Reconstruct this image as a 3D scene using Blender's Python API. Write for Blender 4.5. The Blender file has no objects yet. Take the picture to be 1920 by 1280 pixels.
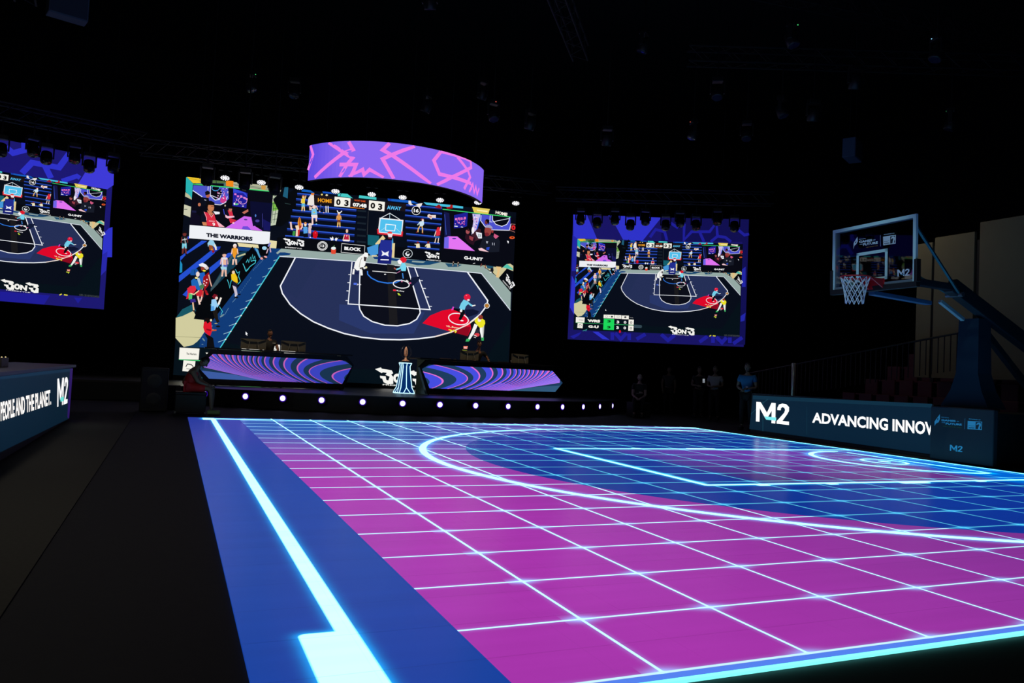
import bpy, bmesh, math, random
import numpy as np
from mathutils import Vector, Matrix
from mathutils.geometry import tessellate_polygon
random.seed(7)
SC = bpy.context.scene
COL = SC.collection
PI = math.pi

# ------------------------------------------------------------------ camera, world, exposure
CAM = np.array([-1.96340, -2.74645, 1.23741])
FPX = 1451.08                                   # focal length in pixels of a 1920 wide frame
EUL = (1.61030566, -0.0486576517, -0.413070253)
cam_data = bpy.data.cameras.new('camera'); cam_data.sensor_width = 36; cam_data.lens = FPX / 1920 * 36
cam_data.clip_start = .05; cam_data.clip_end = 200
cam = bpy.data.objects.new('camera', cam_data); COL.objects.link(cam)
cam.location = CAM; cam.rotation_euler = EUL
SC.camera = cam
SC.view_settings.view_transform = 'Standard'; SC.view_settings.look = 'None'
SC.view_settings.exposure = 0; SC.view_settings.gamma = 1; SC.view_settings.use_curve_mapping = False
SC.cycles.use_denoising = True
SC.cycles.sample_clamp_indirect = 3
SC.cycles.max_bounces = 6
world = bpy.data.worlds.new('world'); SC.world = world; world.use_nodes = True
world.node_tree.nodes['Background'].inputs[0].default_value = (.35, .6, 1, 1)
world.node_tree.nodes['Background'].inputs[1].default_value = .0006
def area_light(name, loc, target, size, power, color):
    l = bpy.data.lights.new(name, 'AREA'); l.shape = 'DISK'; l.size = size; l.energy = power; l.color = color
    o = bpy.data.objects.new(name, l); COL.objects.link(o); o.location = loc
    o.rotation_euler = (Vector(target) - Vector(loc)).to_track_quat('-Z', 'Y').to_euler()
    return o
# unseen warm fills, added to brighten the grandstand wall and the left carpet
area_light('stand_fill_light', (13.6, 11.6, 6.2), (15.3, 10.7, 2.6), .3, 10.0, (1, .85, .58))
area_light('left_carpet_fill', (-4.4, 3.0, 6.0), (-3.8, 6.5, 0), .6, 72.0, (1, .95, .85))
def spot(name, loc, target, power, color, deg, blend=.4):
    l = bpy.data.lights.new(name, 'SPOT'); l.energy = power; l.color = color; l.spot_size = math.radians(deg); l.spot_blend = blend; l.shadow_soft_size = .08
    o = bpy.data.objects.new(name, l); COL.objects.link(o); o.location = loc; o.rotation_euler = (Vector(target) - Vector(loc)).to_track_quat('-Z', 'Y').to_euler(); return o
spot('desk_spot', (1.0, 18.2, 6.6), (1.1, 20.9, 1.5), 520, (1, .80, .52), 34)
spot('desk_spot', (7.2, 17.2, 6.6), (7.6, 20.2, 1.5), 420, (1, .80, .52), 40)
spot('hoop_fill_spot', (1.5, 5.0, 8.5), (8.35, 6.6, 3.25), 620, (.55, .88, 1), 15, .6)  # unseen extra spot, brightens the net and board frame
spot('trophy_fill_spot', (4.0, 15.5, 6.6), (4.45, 19.75, 1.6), 900, (1, .78, .62), 9, .3)  # unseen spot added to bring up the gold of the trophy

# ------------------------------------------------------------------ helpers
cx_, sx_ = math.cos(EUL[0]), math.sin(EUL[0]); cy_, sy_ = math.cos(EUL[1]), math.sin(EUL[1]); cz_, sz_ = math.cos(EUL[2]), math.sin(EUL[2])
RM = np.array([[cz_, -sz_, 0], [sz_, cz_, 0], [0, 0, 1]]) @ np.array([[cy_, 0, sy_], [0, 1, 0], [-sy_, 0, cy_]]) @ np.array([[1, 0, 0], [0, cx_, -sx_], [0, sx_, cx_]])
def ray(u, v): return RM @ np.array([(u - 960) / FPX, -(v - 640) / FPX, -1.])
def on_plane(u, v, p0, n):
    d = ray(u, v); n = np.array(n, float); t = ((np.array(p0) - CAM) @ n) / (d @ n); return CAM + t * d
def on_x(u, v, x): return on_plane(u, v, (x, 0, 0), (1, 0, 0))
def on_y(u, v, y): return on_plane(u, v, (0, y, 0), (0, 1, 0))
def on_z(u, v, z): return on_plane(u, v, (0, 0, z), (0, 0, 1))
def lin(c):
    if isinstance(c, str): c = tuple(int(c[i:i + 2], 16) for i in (0, 2, 4))
    return tuple((x / 255 / 12.92) if x <= 10 else ((x / 255 + .055) / 1.055) ** 2.4 for x in c)
def hom(src, dst):
    A = []
    for (x, y), (u, v) in zip(src, dst):
        A.append([x, y, 1, 0, 0, 0, -u * x, -u * y, -u]); A.append([0, 0, 0, x, y, 1, -v * x, -v * y, -v])
    return np.linalg.svd(np.array(A, float))[2][-1].reshape(3, 3)
def hap(H, p): q = H @ np.array([p[0], p[1], 1.]); return (q[0] / q[2], q[1] / q[2])

_mats = {}
def mat(name, color=(40, 40, 40), rough=.6, metal=0., spec=.5, emit=None, estr=1., grain=0., gscale=30.):
    if name in _mats: return _mats[name]
    m = bpy.data.materials.new(name); m.use_nodes = True; nt = m.node_tree
    b = nt.nodes['Principled BSDF']; c = lin(color)
    b.inputs['Base Color'].default_value = (*c, 1); b.inputs['Roughness'].default_value = rough
    b.inputs['Metallic'].default_value = metal; b.inputs['Specular IOR Level'].default_value = spec
    if grain:
        n = nt.nodes.new('ShaderNodeTexNoise'); n.inputs['Scale'].default_value = gscale; n.inputs['Detail'].default_value = 5
        tc = nt.nodes.new('ShaderNodeTexCoord'); nt.links.new(tc.outputs['Object'], n.inputs['Vector'])
        r = nt.nodes.new('ShaderNodeMapRange'); r.inputs['To Min'].default_value = 1 - grain; r.inputs['To Max'].default_value = 1 + grain
        nt.links.new(n.outputs['Fac'], r.inputs['Value'])
        mx = nt.nodes.new('ShaderNodeVectorMath'); mx.operation = 'SCALE'; mx.inputs[0].default_value = c
        nt.links.new(r.outputs[0], mx.inputs['Scale']); nt.links.new(mx.outputs[0], b.inputs['Base Color'])
    if emit is not None:
        b.inputs['Emission Color'].default_value = (*lin(emit), 1); b.inputs['Emission Strength'].default_value = estr
    _mats[name] = m; return m

def link(name, me, m=None, parent=None, loc=None):
    o = bpy.data.objects.new(name, me)
    if m is not None and not me.materials: me.materials.append(m)
    COL.objects.link(o)
    if parent is not None: o.parent = parent
    if loc is not None: o.location = loc
    return o
def obj(name, bm, m, parent=None, smooth=False, loc=None):
    me = bpy.data.meshes.new(name); bmesh.ops.recalc_face_normals(bm, faces=bm.faces); bm.to_mesh(me); bm.free()
    if smooth:
        for p in me.polygons: p.use_smooth = True
    return link(name, me, m, parent, loc)
def thing(name, label, cat, loc=(0, 0, 0), rotz=0, group=None):
    o = bpy.data.objects.new(name, None); COL.objects.link(o); o.location = loc; o.rotation_euler = (0, 0, rotz)
    o['label'] = label; o['category'] = cat
    if group: o['group'] = group
    return o
def tag(o, label, cat, group=None):
    o['label'] = label; o['category'] = cat
    if group: o['group'] = group
    return o
def struct(o): o['kind'] = 'structure'; return o
def copy_tree(o, parent=None):
    c = o.copy(); COL.objects.link(c)
    if parent is not None: c.parent = parent
    for ch in list(o.children): copy_tree(ch, c)
    return c
def box(bm, c, s, rot=None, bev=0.):
    r = bmesh.ops.create_cube(bm, size=1.); vs = r['verts']
    M = Matrix.Translation(Vector([float(t) for t in c])) @ (rot.to_4x4() if rot is not None else Matrix.Identity(4)) @ Matrix.Diagonal((*[float(t) for t in s], 1))
    bmesh.ops.transform(bm, matrix=M, verts=vs)
    if bev:
        es = list({e for v in vs for e in v.link_edges}); bmesh.ops.bevel(bm, geom=es, offset=bev, segments=2, affect='EDGES', profile=.5)
def BM(): return bmesh.new()
def boxm(*a, **k): b = BM(); box(b, *a, **k); return b
def tube(bm, pts, rads, n=8, cap=True):
    pts = [Vector([float(t) for t in p]) for p in pts]
    if not hasattr(rads, '__len__'): rads = [rads] * len(pts)
    rings = []
    for i, p in enumerate(pts):
        d = (pts[min(i + 1, len(pts) - 1)] - pts[max(i - 1, 0)]).normalized()
        a = d.orthogonal().normalized() if i == 0 else (prev - d * prev.dot(d)).normalized()
        prev = a; b = d.cross(a)
        rings.append([bm.verts.new(p + (a * math.cos(2 * PI * k / n) + b * math.sin(2 * PI * k / n)) * rads[i]) for k in range(n)])
    for r0, r1 in zip(rings, rings[1:]):
        for k in range(n): bm.faces.new((r0[k], r0[(k + 1) % n], r1[(k + 1) % n], r1[k]))
    if cap:
        bm.faces.new(rings[0][::-1]); bm.faces.new(rings[-1])
def lathe(bm, prof, n=20, M=None):
    rings = []
    for r, z in prof:
        rings.append([bm.verts.new((r * math.cos(2 * PI * k / n), r * math.sin(2 * PI * k / n), z)) for k in range(n)])
    for r0, r1 in zip(rings, rings[1:]):
        for k in range(n): bm.faces.new((r0[k], r0[(k + 1) % n], r1[(k + 1) % n], r1[k]))
    bm.faces.new(rings[0][::-1]); bm.faces.new(rings[-1])
    if M is not None: bmesh.ops.transform(bm, matrix=M, verts=[v for r in rings for v in r])
def prism(bm, poly, y0, y1, M=None):
    a = [bm.verts.new((x, y0, z)) for x, z in poly]; b = [bm.verts.new((x, y1, z)) for x, z in poly]
    bm.faces.new(a); bm.faces.new(b[::-1]); n = len(poly)
    for k in range(n): bm.faces.new((a[k], b[k], b[(k + 1) % n], a[(k + 1) % n]))
    if M is not None: bmesh.ops.transform(bm, matrix=M, verts=a + b)

# ------------------------------------------------------------------ flat pictures (LED images, prints) as coloured faces
_font = {}
def glyphs(s, bold=.0):
    key = (s, bold)
    if key not in _font:
        cu = bpy.data.curves.new('text', 'FONT'); cu.body = s; cu.offset = bold; cu.resolution_u = 3
        o = bpy.data.objects.new('text', cu); COL.objects.link(o)
        dg = bpy.context.evaluated_depsgraph_get(); dg.update()
        me = bpy.data.meshes.new_from_object(o.evaluated_get(dg))
        vs = np.array([v.co[:2] for v in me.vertices]); fs = [tuple(p.vertices) for p in me.polygons]
        bpy.data.objects.remove(o); bpy.data.curves.remove(cu); bpy.data.meshes.remove(me)
        lo, hi = vs.min(0), vs.max(0); vs = (vs - lo) / (hi - lo)
        _font[key] = (vs, fs)
    return _font[key]
G3 = [(100, 660), (210, 618), (225, 640), (410, 655), (440, 705), (400, 735), (440, 770), (445, 900), (345, 920), (260, 890), (235, 825), (200, 820), (190, 775), (300, 775), (310, 840), (350, 850), (375, 775), (295, 750), (320, 710), (245, 705), (225, 725)]
G3 = [((x - 100) / 345, (y - 618) / 302) for x, y in G3]
GN = [(0, 0), (.3, .1), (.65, .55), (.7, 0), (1, 0), (.95, 1), (.7, .95), (.3, .5), (.25, 1), (0, .95)]
class Pic:
    """2-D drawing; items are (triangle lists) in drawing coordinates; overlapping items are stacked"""
    def __init__(s): s.items = []
    def raw(s, col, vs, fs):
        vs = np.array(vs, float); lo, hi = vs.min(0), vs.max(0); L = 0
        for it in s.items:
            if it[4] >= L and it[2][0] < hi[0] and it[3][0] > lo[0] and it[2][1] < hi[1] and it[3][1] > lo[1]: L = it[4] + 1
        s.items.append((vs, fs, lo, hi, L, lin(col) if not isinstance(col[0], float) else col))
    def poly(s, col, pts):
        t = tessellate_polygon([[Vector((p[0], p[1], 0)) for p in pts]]); s.raw(col, pts, [tuple(x) for x in t])
    def line(s, col, w, pts, closed=False):
        P = [np.array(p, float) for p in pts]
        if closed: P = P + [P[0]]
        vs, fs = [], []
        for i, p in enumerate(P):
            a = P[i] - P[i - 1] if i > 0 else (P[1] - P[0]); b = P[i + 1] - P[i] if i < len(P) - 1 else a
            if closed and i in (0, len(P) - 1): a = P[-1] - P[-2]; b = P[1] - P[0]
            a = a / (np.linalg.norm(a) + 1e-9); b = b / (np.linalg.norm(b) + 1e-9); t = a + b; l = np.linalg.norm(t)
            t = b if l < .3 else t / l; n = np.array([-t[1], t[0]]) * (w / 2) / max(.5, abs(t @ b))
            vs += [p + n, p - n]
        for i in range(len(P) - 1): fs.append((2 * i, 2 * i + 1, 2 * i + 3, 2 * i + 2))
        s.raw(col, vs, fs)
    def ell(s, col, cx, cy, rx, ry, rot=0, n=14):
        c, q = math.cos(rot), math.sin(rot)
        s.poly(col, [(cx + rx * math.cos(t) * c - ry * math.sin(t) * q, cy + rx * math.cos(t) * q + ry * math.sin(t) * c) for t in [2 * PI * k / n for k in range(n)]])
    def ring(s, col, w, cx, cy, rx, ry, rot=0, n=26):
        c, q = math.cos(rot), math.sin(rot)
        s.line(col, w, [(cx + rx * math.cos(t) * c - ry * math.sin(t) * q, cy + rx * math.cos(t) * q + ry * math.sin(t) * c) for t in [2 * PI * k / n for k in range(n)]], True)
    def text(s, col, txt, quad, bold=.0):
        vs, fs = glyphs(txt, bold); s.unit(col, [(x, 1 - y) for x, y in vs], fs, quad)
    def unit(s, col, vs, fs, quad):
        (a, b, c, d) = [np.array(q, float) for q in quad]      # TL TR BR BL
        s.raw(col, [(a * (1 - x) + b * x) * (1 - y) + (d * (1 - x) + c * x) * y for x, y in vs], fs)
    def upoly(s, col, pts, quad):
        t = tessellate_polygon([[Vector((p[0], p[1], 0)) for p in pts]]); s.unit(col, pts, [tuple(x) for x in t], quad)
    def logo(s, col, quad):                                     # 3 ON 3
        s.upoly(col, [(x * .36, y) for x, y in G3], quad)
        s.upoly(col, [(.64 + x * .36, y * .97) for x, y in G3], quad)
        s.upoly(col, [(.515 + x * .185, .34 + y * .54) for x, y in GN], quad)
        o, i = [], []
        for k in range(13):
            t = 2 * PI * k / 12; o.append((.435 + .08 * math.cos(t), .58 + .29 * math.sin(t))); i.append((.435 + .03 * math.cos(t), .58 + .12 * math.sin(t)))
        s.unit(col, o + i, [(k, k + 1, 14 + k, 13 + k) for k in range(12)], quad)
    def m42(s, col, teal, quad):
        w = .105
        for P in ([(0, 0), (w, 0), (w, 1), (0, 1)], [(0, 0), (.13, 0), (.345, .55), (.28, .80)], [(.46, 0), (.56, 0), (.56, .12), (.36, .72), (.25, .72), (.33, .5)], [(.47, 0), (.585, 0), (.585, 1), (.47, 1)]):
            s.upoly(col, P, quad)
        s.upoly(teal, [(.25, .70), (.61, .70), (.61, .86), (.31, .86)], quad)
        two = [(.635, .33), (.635, .22), (.68, .06), (.78, 0), (.9, .02), (.985, .15), (.985, .33), (.93, .5), (.79, .84), (.99, .84), (.99, 1), (.62, 1), (.62, .88), (.84, .44), (.87, .30), (.84, .19), (.78, .17), (.74, .23), (.735, .33)]
        s.upoly(col, two, quad)
    def build(s, name, m, fn, nrm, parent, origin, step=.0015, clip=None):
        """fn maps a drawing point to a world point; nrm is the direction towards the viewer"""
        V, F, C = [], [], []; nrm = np.array(nrm, float)
        for vs, fs, lo, hi, L, col in s.items:
            k = len(V)
            for p in vs:
                if clip: p = (min(max(p[0], clip[0]), clip[2]), min(max(p[1], clip[1]), clip[3]))
                V.append(tuple(fn(p) + nrm * step * (L + 1) - origin))
            for f in fs: F.append(tuple(k + i for i in f)); C.append(col)
        me = bpy.data.meshes.new(name); me.from_pydata(V, [], F)
        at = me.attributes.new('Col', 'FLOAT_COLOR', 'FACE'); at.data.foreach_set('color', np.array([(*c, 1.) for c in C], np.float32).ravel())
        return link(name, me, m, parent)
def led_mat(name, strength=1., base=.0):
    m = bpy.data.materials.new(name); m.use_nodes = True; nt = m.node_tree; b = nt.nodes['Principled BSDF']
    a = nt.nodes.new('ShaderNodeAttribute'); a.attribute_name = 'Col'
    b.inputs['Base Color'].default_value = (.004, .004, .005, 1); b.inputs['Roughness'].default_value = .5; b.inputs['Specular IOR Level'].default_value = .2
    nt.links.new(a.outputs['Color'], b.inputs['Emission Color']); b.inputs['Emission Strength'].default_value = strength
    return m
def print_mat(name, rough=.6):
    m = bpy.data.materials.new(name); m.use_nodes = True; nt = m.node_tree; b = nt.nodes['Principled BSDF']
    a = nt.nodes.new('ShaderNodeAttribute'); a.attribute_name = 'Col'; b.inputs['Roughness'].default_value = rough
    nt.links.new(a.outputs['Color'], b.inputs['Base Color']); return m
LED = led_mat('led_picture', 1.)
LED_BRIGHT = led_mat('led_picture_bright', 1.03)
PRINT = print_mat('printed_sheet')
BLACK = mat('black_paint', (9, 9, 11), .6)
TRUSSM = mat('dark_truss_metal', (38, 40, 44), .5, .5)
CASE = mat('black_lamp_case', (20, 20, 22), .45, 0, .5)
DRAPE = mat('black_drape', (6, 6, 8), .95, 0, .1)
GREYM = mat('grey_metal', (110, 112, 115), .4, .7)

# ------------------------------------------------------------------ expression nodes
class X:
    nt = None
    def __init__(s, o): s.o = o
    @staticmethod
    def op(kind, *a):
        n = X.nt.nodes.new('ShaderNodeMath'); n.operation = kind
        for i, v in enumerate(a):
            if isinstance(v, X): X.nt.links.new(v.o, n.inputs[i])
            else: n.inputs[i].default_value = float(v)
        return X(n.outputs[0])
    def __add__(a, b): return X.op('ADD', a, b)
    __radd__ = __add__
    def __sub__(a, b): return X.op('SUBTRACT', a, b)
    def __rsub__(a, b): return X.op('SUBTRACT', b, a)
    def __mul__(a, b): return X.op('MULTIPLY', a, b)
    __rmul__ = __mul__
    def __truediv__(a, b): return X.op('DIVIDE', a, b)
def gt(a, b): return X.op('GREATER_THAN', a, b)
def lt(a, b): return X.op('LESS_THAN', a, b)
def absx(a): return X.op('ABSOLUTE', a)
def mn(a, b): return X.op('MINIMUM', a, b)
def mx(a, b): return X.op('MAXIMUM', a, b)
def sat(a): return mn(mx(a, 0.), 1.)
def sq(a): return a * a
def gauss(d, g): return X.op('EXPONENT', sq(d / g) * -1.)
def core(d, w, aa=.006): return sat((w - d) / aa + .5)
def dseg(v, c, h): return mx(absx(v - c) - h, 0.)
def hyp(a, b): return X.op('SQRT', sq(a) + sq(b))
def col3(r, g, b):
    n = X.nt.nodes.new('ShaderNodeCombineXYZ')
    for i, v in enumerate((r, g, b)):
        if isinstance(v, X): X.nt.links.new(v.o, n.inputs[i])
        else: n.inputs[i].default_value = v
    return n.outputs[0]
def vmix(f, a, b):
    n = X.nt.nodes.new('ShaderNodeMix'); n.data_type = 'VECTOR'; n.clamp_factor = True
    X.nt.links.new(f.o, n.inputs[0])
    for i, v in ((4, a), (5, b)):
        if isinstance(v, tuple): n.inputs[i].default_value = v
        else: X.nt.links.new(v, n.inputs[i])
    return n.outputs[1]
def vadd(a, f, c):
    s = X.nt.nodes.new('ShaderNodeVectorMath'); s.operation = 'SCALE'; s.inputs[0].default_value = c; X.nt.links.new(f.o, s.inputs['Scale'])
    n = X.nt.nodes.new('ShaderNodeVectorMath'); n.operation = 'ADD'; X.nt.links.new(a, n.inputs[0]); X.nt.links.new(s.outputs[0], n.inputs[1]); return n.outputs[0]

# ------------------------------------------------------------------ LED court
CX0, CX1, CY0, CY1 = -1.62, 10.72, -.098, 14.25
def court_material():
    m = bpy.data.materials.new('led_court_tile'); m.use_nodes = True; nt = m.node_tree; X.nt = nt; b = nt.nodes['Principled BSDF']
    g = nt.nodes.new('ShaderNodeNewGeometry'); sp = nt.nodes.new('ShaderNodeSeparateXYZ'); nt.links.new(g.outputs['Position'], sp.inputs[0])
    x, y = X(sp.outputs[0]), X(sp.outputs[1])
    CU, CV = .8, .7163
    gx = absx(X.op('FRACT', x / CU + 100.5) - .5) * CU
    gy = absx(X.op('FRACT', y / CV + 100.5) - .5) * CV
    # base colours
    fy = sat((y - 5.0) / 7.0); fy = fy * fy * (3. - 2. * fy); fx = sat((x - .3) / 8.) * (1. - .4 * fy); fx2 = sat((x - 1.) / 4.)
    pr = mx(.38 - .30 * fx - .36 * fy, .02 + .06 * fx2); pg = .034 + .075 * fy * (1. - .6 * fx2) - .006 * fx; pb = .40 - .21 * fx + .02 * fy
    purple = col3(pr, pg, pb)
    band = col3(.007 + .015 * fy, .052 - .008 * fy, .34)
    blue = col3(.004 + .0 * fx, .031 + .004 * fx, .265 + .05 * fx)
    # arcs
    ax = mn(x - 7.7, 0.)
    r1 = hyp(ax / 6.36, (y - 6.92) / 6.05); d1 = absx(r1 - 1.) * 6.2
    ax2 = mn(x - 7.75, 0.)
    r2 = hyp(ax2 / 5.75, (y - 6.84) / 5.62)
    c = vmix(gt(x, -.66), band, purple)
    c = vmix(lt(r2, 1.), c, blue)
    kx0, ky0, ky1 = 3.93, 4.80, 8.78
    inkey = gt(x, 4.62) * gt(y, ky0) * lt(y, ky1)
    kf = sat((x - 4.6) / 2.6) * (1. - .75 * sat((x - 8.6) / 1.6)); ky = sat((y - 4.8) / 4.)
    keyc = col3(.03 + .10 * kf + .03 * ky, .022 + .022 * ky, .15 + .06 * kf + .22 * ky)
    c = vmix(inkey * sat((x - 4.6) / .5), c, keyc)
    c = vmix(sat((x - 9.3) * 2. + mn(6.6 - y, 1.) * .9) * sat((x - 8.8) * 2.), c, (.0, .13, .66))  # violet-to-blue change by the hoop base: a reflection mixed into the emission
    # thin grid
    ingrid = gt(x, -.66) * gt(y, -.02)
    onp = gt(r2, 1.)
    wl_ = .0085 + .006 * sat((y - 1.) / 6.); vline = core(gx, wl_) * gt(x, -.1); hline = core(gy, wl_)
    glow = (gauss(gx, .026) * gt(x, -.3) + gauss(gy, .026)) * .22 + gauss(gx, .09) * gauss(gy, .05) * .9 * gt(x, -.1)
    c = vadd(c, glow * ingrid, (.04, .42, .70))
    far = sat((y - 2.) / 10.)
    li = sat(vline + hline + core(hyp(gx, gy * 1.5), .02, .02)) * ingrid
    c = vmix(li * (.72 + .28 * onp), c, col3(.16 + .50 * onp, .85 + .5 * onp, .95 + .6 * onp))
    # strong lines with halo
    def strong(c, d, w, halo, k=1.):
        c = vadd(c, gauss(d, halo) * k, (.0, .45, .95))
        return vmix(core(d, w, .012), c, (.70, 2.6, 2.9))
    dl = hyp(dseg(x, -1.16, .0), dseg(y, 6.6, 7.3)); c = strong(c, dl, .046, .055)
    blk = hyp(dseg(x, -1.255, .085), dseg(y, -.8, 1.62)); c = strong(c, blk, .035, .055)
    blk2 = hyp(dseg(x, -1.24, .08), dseg(y, 13.9, .22)); c = strong(c, blk2, .03, .06)
    dfar = hyp(dseg(x, 4.7, 5.95), dseg(y, 13.9, .0)); c = strong(c, dfar, .045, .12, .6)
    c = strong(c, hyp(dseg(x, -.6, .5), dseg(y, 13.93, .0)), .07, .1, .6)
    c = strong(c, hyp(dseg(x, 10.2, .5), dseg(y, 13.95, .06)), .05, .1, .6)
    c = strong(c, hyp(dseg(x, 10.63, .0), dseg(y, 6.9, 7.1)), .035, .12, .7)
    c = strong(c, d1, .052, .10, .8)
    key = mn(hyp(dseg(x, kx0, 0.), dseg(y, 6.76, 1.98)), mn(hyp(dseg(x, 7.35, 3.4), dseg(y, ky0 - .02, 0.)), hyp(dseg(x, 7.35, 3.4), dseg(y, ky1, 0.))))
    c = strong(c, key, .04, .09, .7)
    for (bx, hx, by) in ((6.97, .28, 8.86), (7.32, .23, 4.70), (5.57, .06, 8.84), (4.72, .06, 4.72), (5.84, .06, 4.72), (8.67, .06, 4.73)):
        c = strong(c, hyp(dseg(x, bx, hx), dseg(y, by, .03)), .03, .06, .6)
    rr = hyp(x - 9.9, y - 7.0); c = strong(c, hyp(absx(rr - 1.52), mx(x - 9.9, 0.)), .045, .12, .8)
    c = strong(c, hyp(dseg(x, 10.0, 0.), dseg(y, 6.9, 1.4)), .03, .1, .7)
    r0 = hyp(x - 9.38, y - 6.95); c = strong(c, absx(r0 - .36), .03, .12, .7); c = strong(c, r0, .1, .15, .7)
    # near edge: thin line at 0, blue gap, bright cyan rim
    c = vmix(lt(y, -.012) * gt(x, -1.0), c, (.09, .22, .85))
    c = vmix(core(absx(y), .010) * gt(x, -1.0), c, (.6, .95, 1.05))
    c = vmix(lt(y, -.066) * gt(x, -1.0), c, (.30, 1.5, 1.4))
    # faint module seams
    sy = absx(X.op('FRACT', (y - CY0) / .449) - .5); sx = absx(X.op('FRACT', (x - CX0) / .4746) - .5)
    n = nt.nodes.new('ShaderNodeTexNoise'); n.inputs['Scale'].default_value = 2.2; n.inputs['Detail'].default_value = 3
    mp = nt.nodes.new('ShaderNodeMapping'); mp.inputs['Scale'].default_value = (.25, 3, 1); nt.links.new(g.outputs['Position'], mp.inputs[0]); nt.links.new(mp.outputs[0], n.inputs['Vector'])
    wear = (1. - .16 * gt(sy, .492)) * (1. - .05 * gt(sx, .494)) * (.9 + .2 * X(n.outputs['Fac']))
    s = nt.nodes.new('ShaderNodeVectorMath'); s.operation = 'SCALE'; nt.links.new(c, s.inputs[0]); nt.links.new(wear.o, s.inputs['Scale'])
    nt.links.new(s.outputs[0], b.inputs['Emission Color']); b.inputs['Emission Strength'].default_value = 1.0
    b.inputs['Base Color'].default_value = (.012, .012, .014, 1); b.inputs['Roughness'].default_value = .27; b.inputs['Specular IOR Level'].default_value = .3
    return m
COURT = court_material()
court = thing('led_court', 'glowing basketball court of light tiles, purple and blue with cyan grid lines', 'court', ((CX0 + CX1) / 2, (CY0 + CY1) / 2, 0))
NXT, NYT = 13, 16
tw, th = (CX1 - CX0) / NXT, (CY1 - CY0) / NYT
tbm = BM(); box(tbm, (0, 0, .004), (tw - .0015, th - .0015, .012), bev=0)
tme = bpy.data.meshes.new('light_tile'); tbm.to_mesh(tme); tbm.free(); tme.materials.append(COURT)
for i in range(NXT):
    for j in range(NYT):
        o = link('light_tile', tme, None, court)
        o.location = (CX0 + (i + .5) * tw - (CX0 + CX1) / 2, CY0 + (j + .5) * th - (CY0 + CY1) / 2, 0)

# ------------------------------------------------------------------ setting: floor, walls, ceiling, drapes
FLOORM = mat('dark_arena_floor', (34, 33, 31), .75, 0, .25, grain=.25, gscale=14)
fl = BM(); box(fl, (6, 12, -.11), (48, 56, .2)); struct(obj('floor', fl, FLOORM))
CARP = mat('grey_carpet_strip', (74, 70, 62), .9, 0, .1, grain=.3, gscale=60)
for nm, x0, x1, y0, y1, c in (('grey_floor_mat', -9., -2.62, -3., 15.5, 'grey carpet runner on the floor below the left sponsor counter'),):
    tag(obj(nm, boxm(((x0 + x1) / 2, (y0 + y1) / 2, -.006), (x1 - x0, y1 - y0, .01)), mat('charcoal_carpet', (62, 60, 54), .9, 0, .15, grain=.25, gscale=40)), c, 'carpet')
tag(obj('grey_floor_strip', boxm((11.03, 10.75, -.004), (.56, 9.3, .012)), CARP), 'narrow grey carpet strip between the court edge and the right sponsor board', 'carpet')
WALLM = mat('dark_hall_wall', (14, 14, 17), .9)
struct(obj('wall_back', boxm((6, 34, 7), (48, .3, 15)), WALLM))
struct(obj('wall_left', boxm((-17, 12, 7), (.3, 46, 15)), WALLM))
struct(obj('wall_right', boxm((29, 12, 7), (.3, 46, 15)), WALLM))
struct(obj('ceiling', boxm((6, 12, 14.6), (48, 56, .3)), mat('dark_ceiling', (12, 13, 16), .9)))
# ------------------------------------------------------------------ main screen picture (drawn in the photo's pixel frame of the big screen)
P = Pic()
DK = (7, 12, 24)
P.poly(DK, [(349, 332), (967, 398), (958, 729), (329, 704)])
P.poly((5, 16, 24), [(336, 600), (420, 640), (640, 690), (900, 700), (959, 600), (958, 729), (329, 704)])
# top left scenery
P.poly((70, 110, 112), [(384, 336), (513, 350), (525, 358), (513, 360), (362, 346)])
P.poly((78, 110, 60), [(384, 336), (424, 340), (424, 343), (392, 343)])
P.poly((178, 180, 150), [(438, 341), (505, 348), (531, 372), (512, 362), (438, 351)])
P.line((60, 95, 90), .8, [(425, 344), (470, 349), (512, 354)]); P.line((60, 80, 70), .8, [(440, 347), (505, 356)])
P.line((30, 40, 45), 1.2, [(405, 337), (407, 350)]); P.line((30, 30, 30), 1.6, [(503, 347), (505, 359)])
P.poly((235, 195, 45), [(350.5, 331.5), (381, 334.5), (384, 343), (362, 343)]); P.line((190, 150, 30), .8, [(352, 334), (382, 339)])
P.poly((200, 175, 60), [(372, 337), (384, 336), (384, 343), (376, 343)])
P.poly((40, 175, 175), [(349, 332), (352, 333), (364, 346), (364, 372), (362, 375), (348.5, 359)])
P.poly((185, 185, 150), [(348, 360), (356, 366), (362, 375), (347.5, 368)])
P.poly((200, 200, 172), [(346, 383), (361.5, 388), (360, 408), (345, 402)]); P.line((60, 70, 60), 1, [(346, 392), (352, 392)])
P.poly((240, 135, 25), [(424, 338), (438, 339.5), (438, 350.5), (424, 348.5)]); P.poly((205, 150, 70), [(490, 347), (499, 348), (498, 356), (491, 355)])
P.poly((190, 200, 175), [(512, 357), (522, 350), (534, 368), (527, 395), (519, 421), (509, 423)])
P.poly((125, 190, 70), [(512, 378), (530, 376), (527, 392), (512, 396)])
for i in range(6): P.line((45, 70, 60), .9, [(512, 362 + i * 10), (531 - i * 2, 360 + i * 10)])
for x in (516, 521, 526): P.line((50, 75, 65), .9, [(x + 2, 356), (x - 6, 418)])
P.poly((6, 8, 12), [(513, 374), (530, 355), (541, 365), (526, 400), (513, 375)]); P.poly((6, 8, 12), [(527, 372), (560, 350), (556, 400), (530, 424), (518, 424)])
P.poly((30, 92, 120), [(534, 351), (541, 351), (540, 372), (531, 368)])
P.line((40, 60, 60), 1, [(535, 381), (546, 383)])
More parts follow.
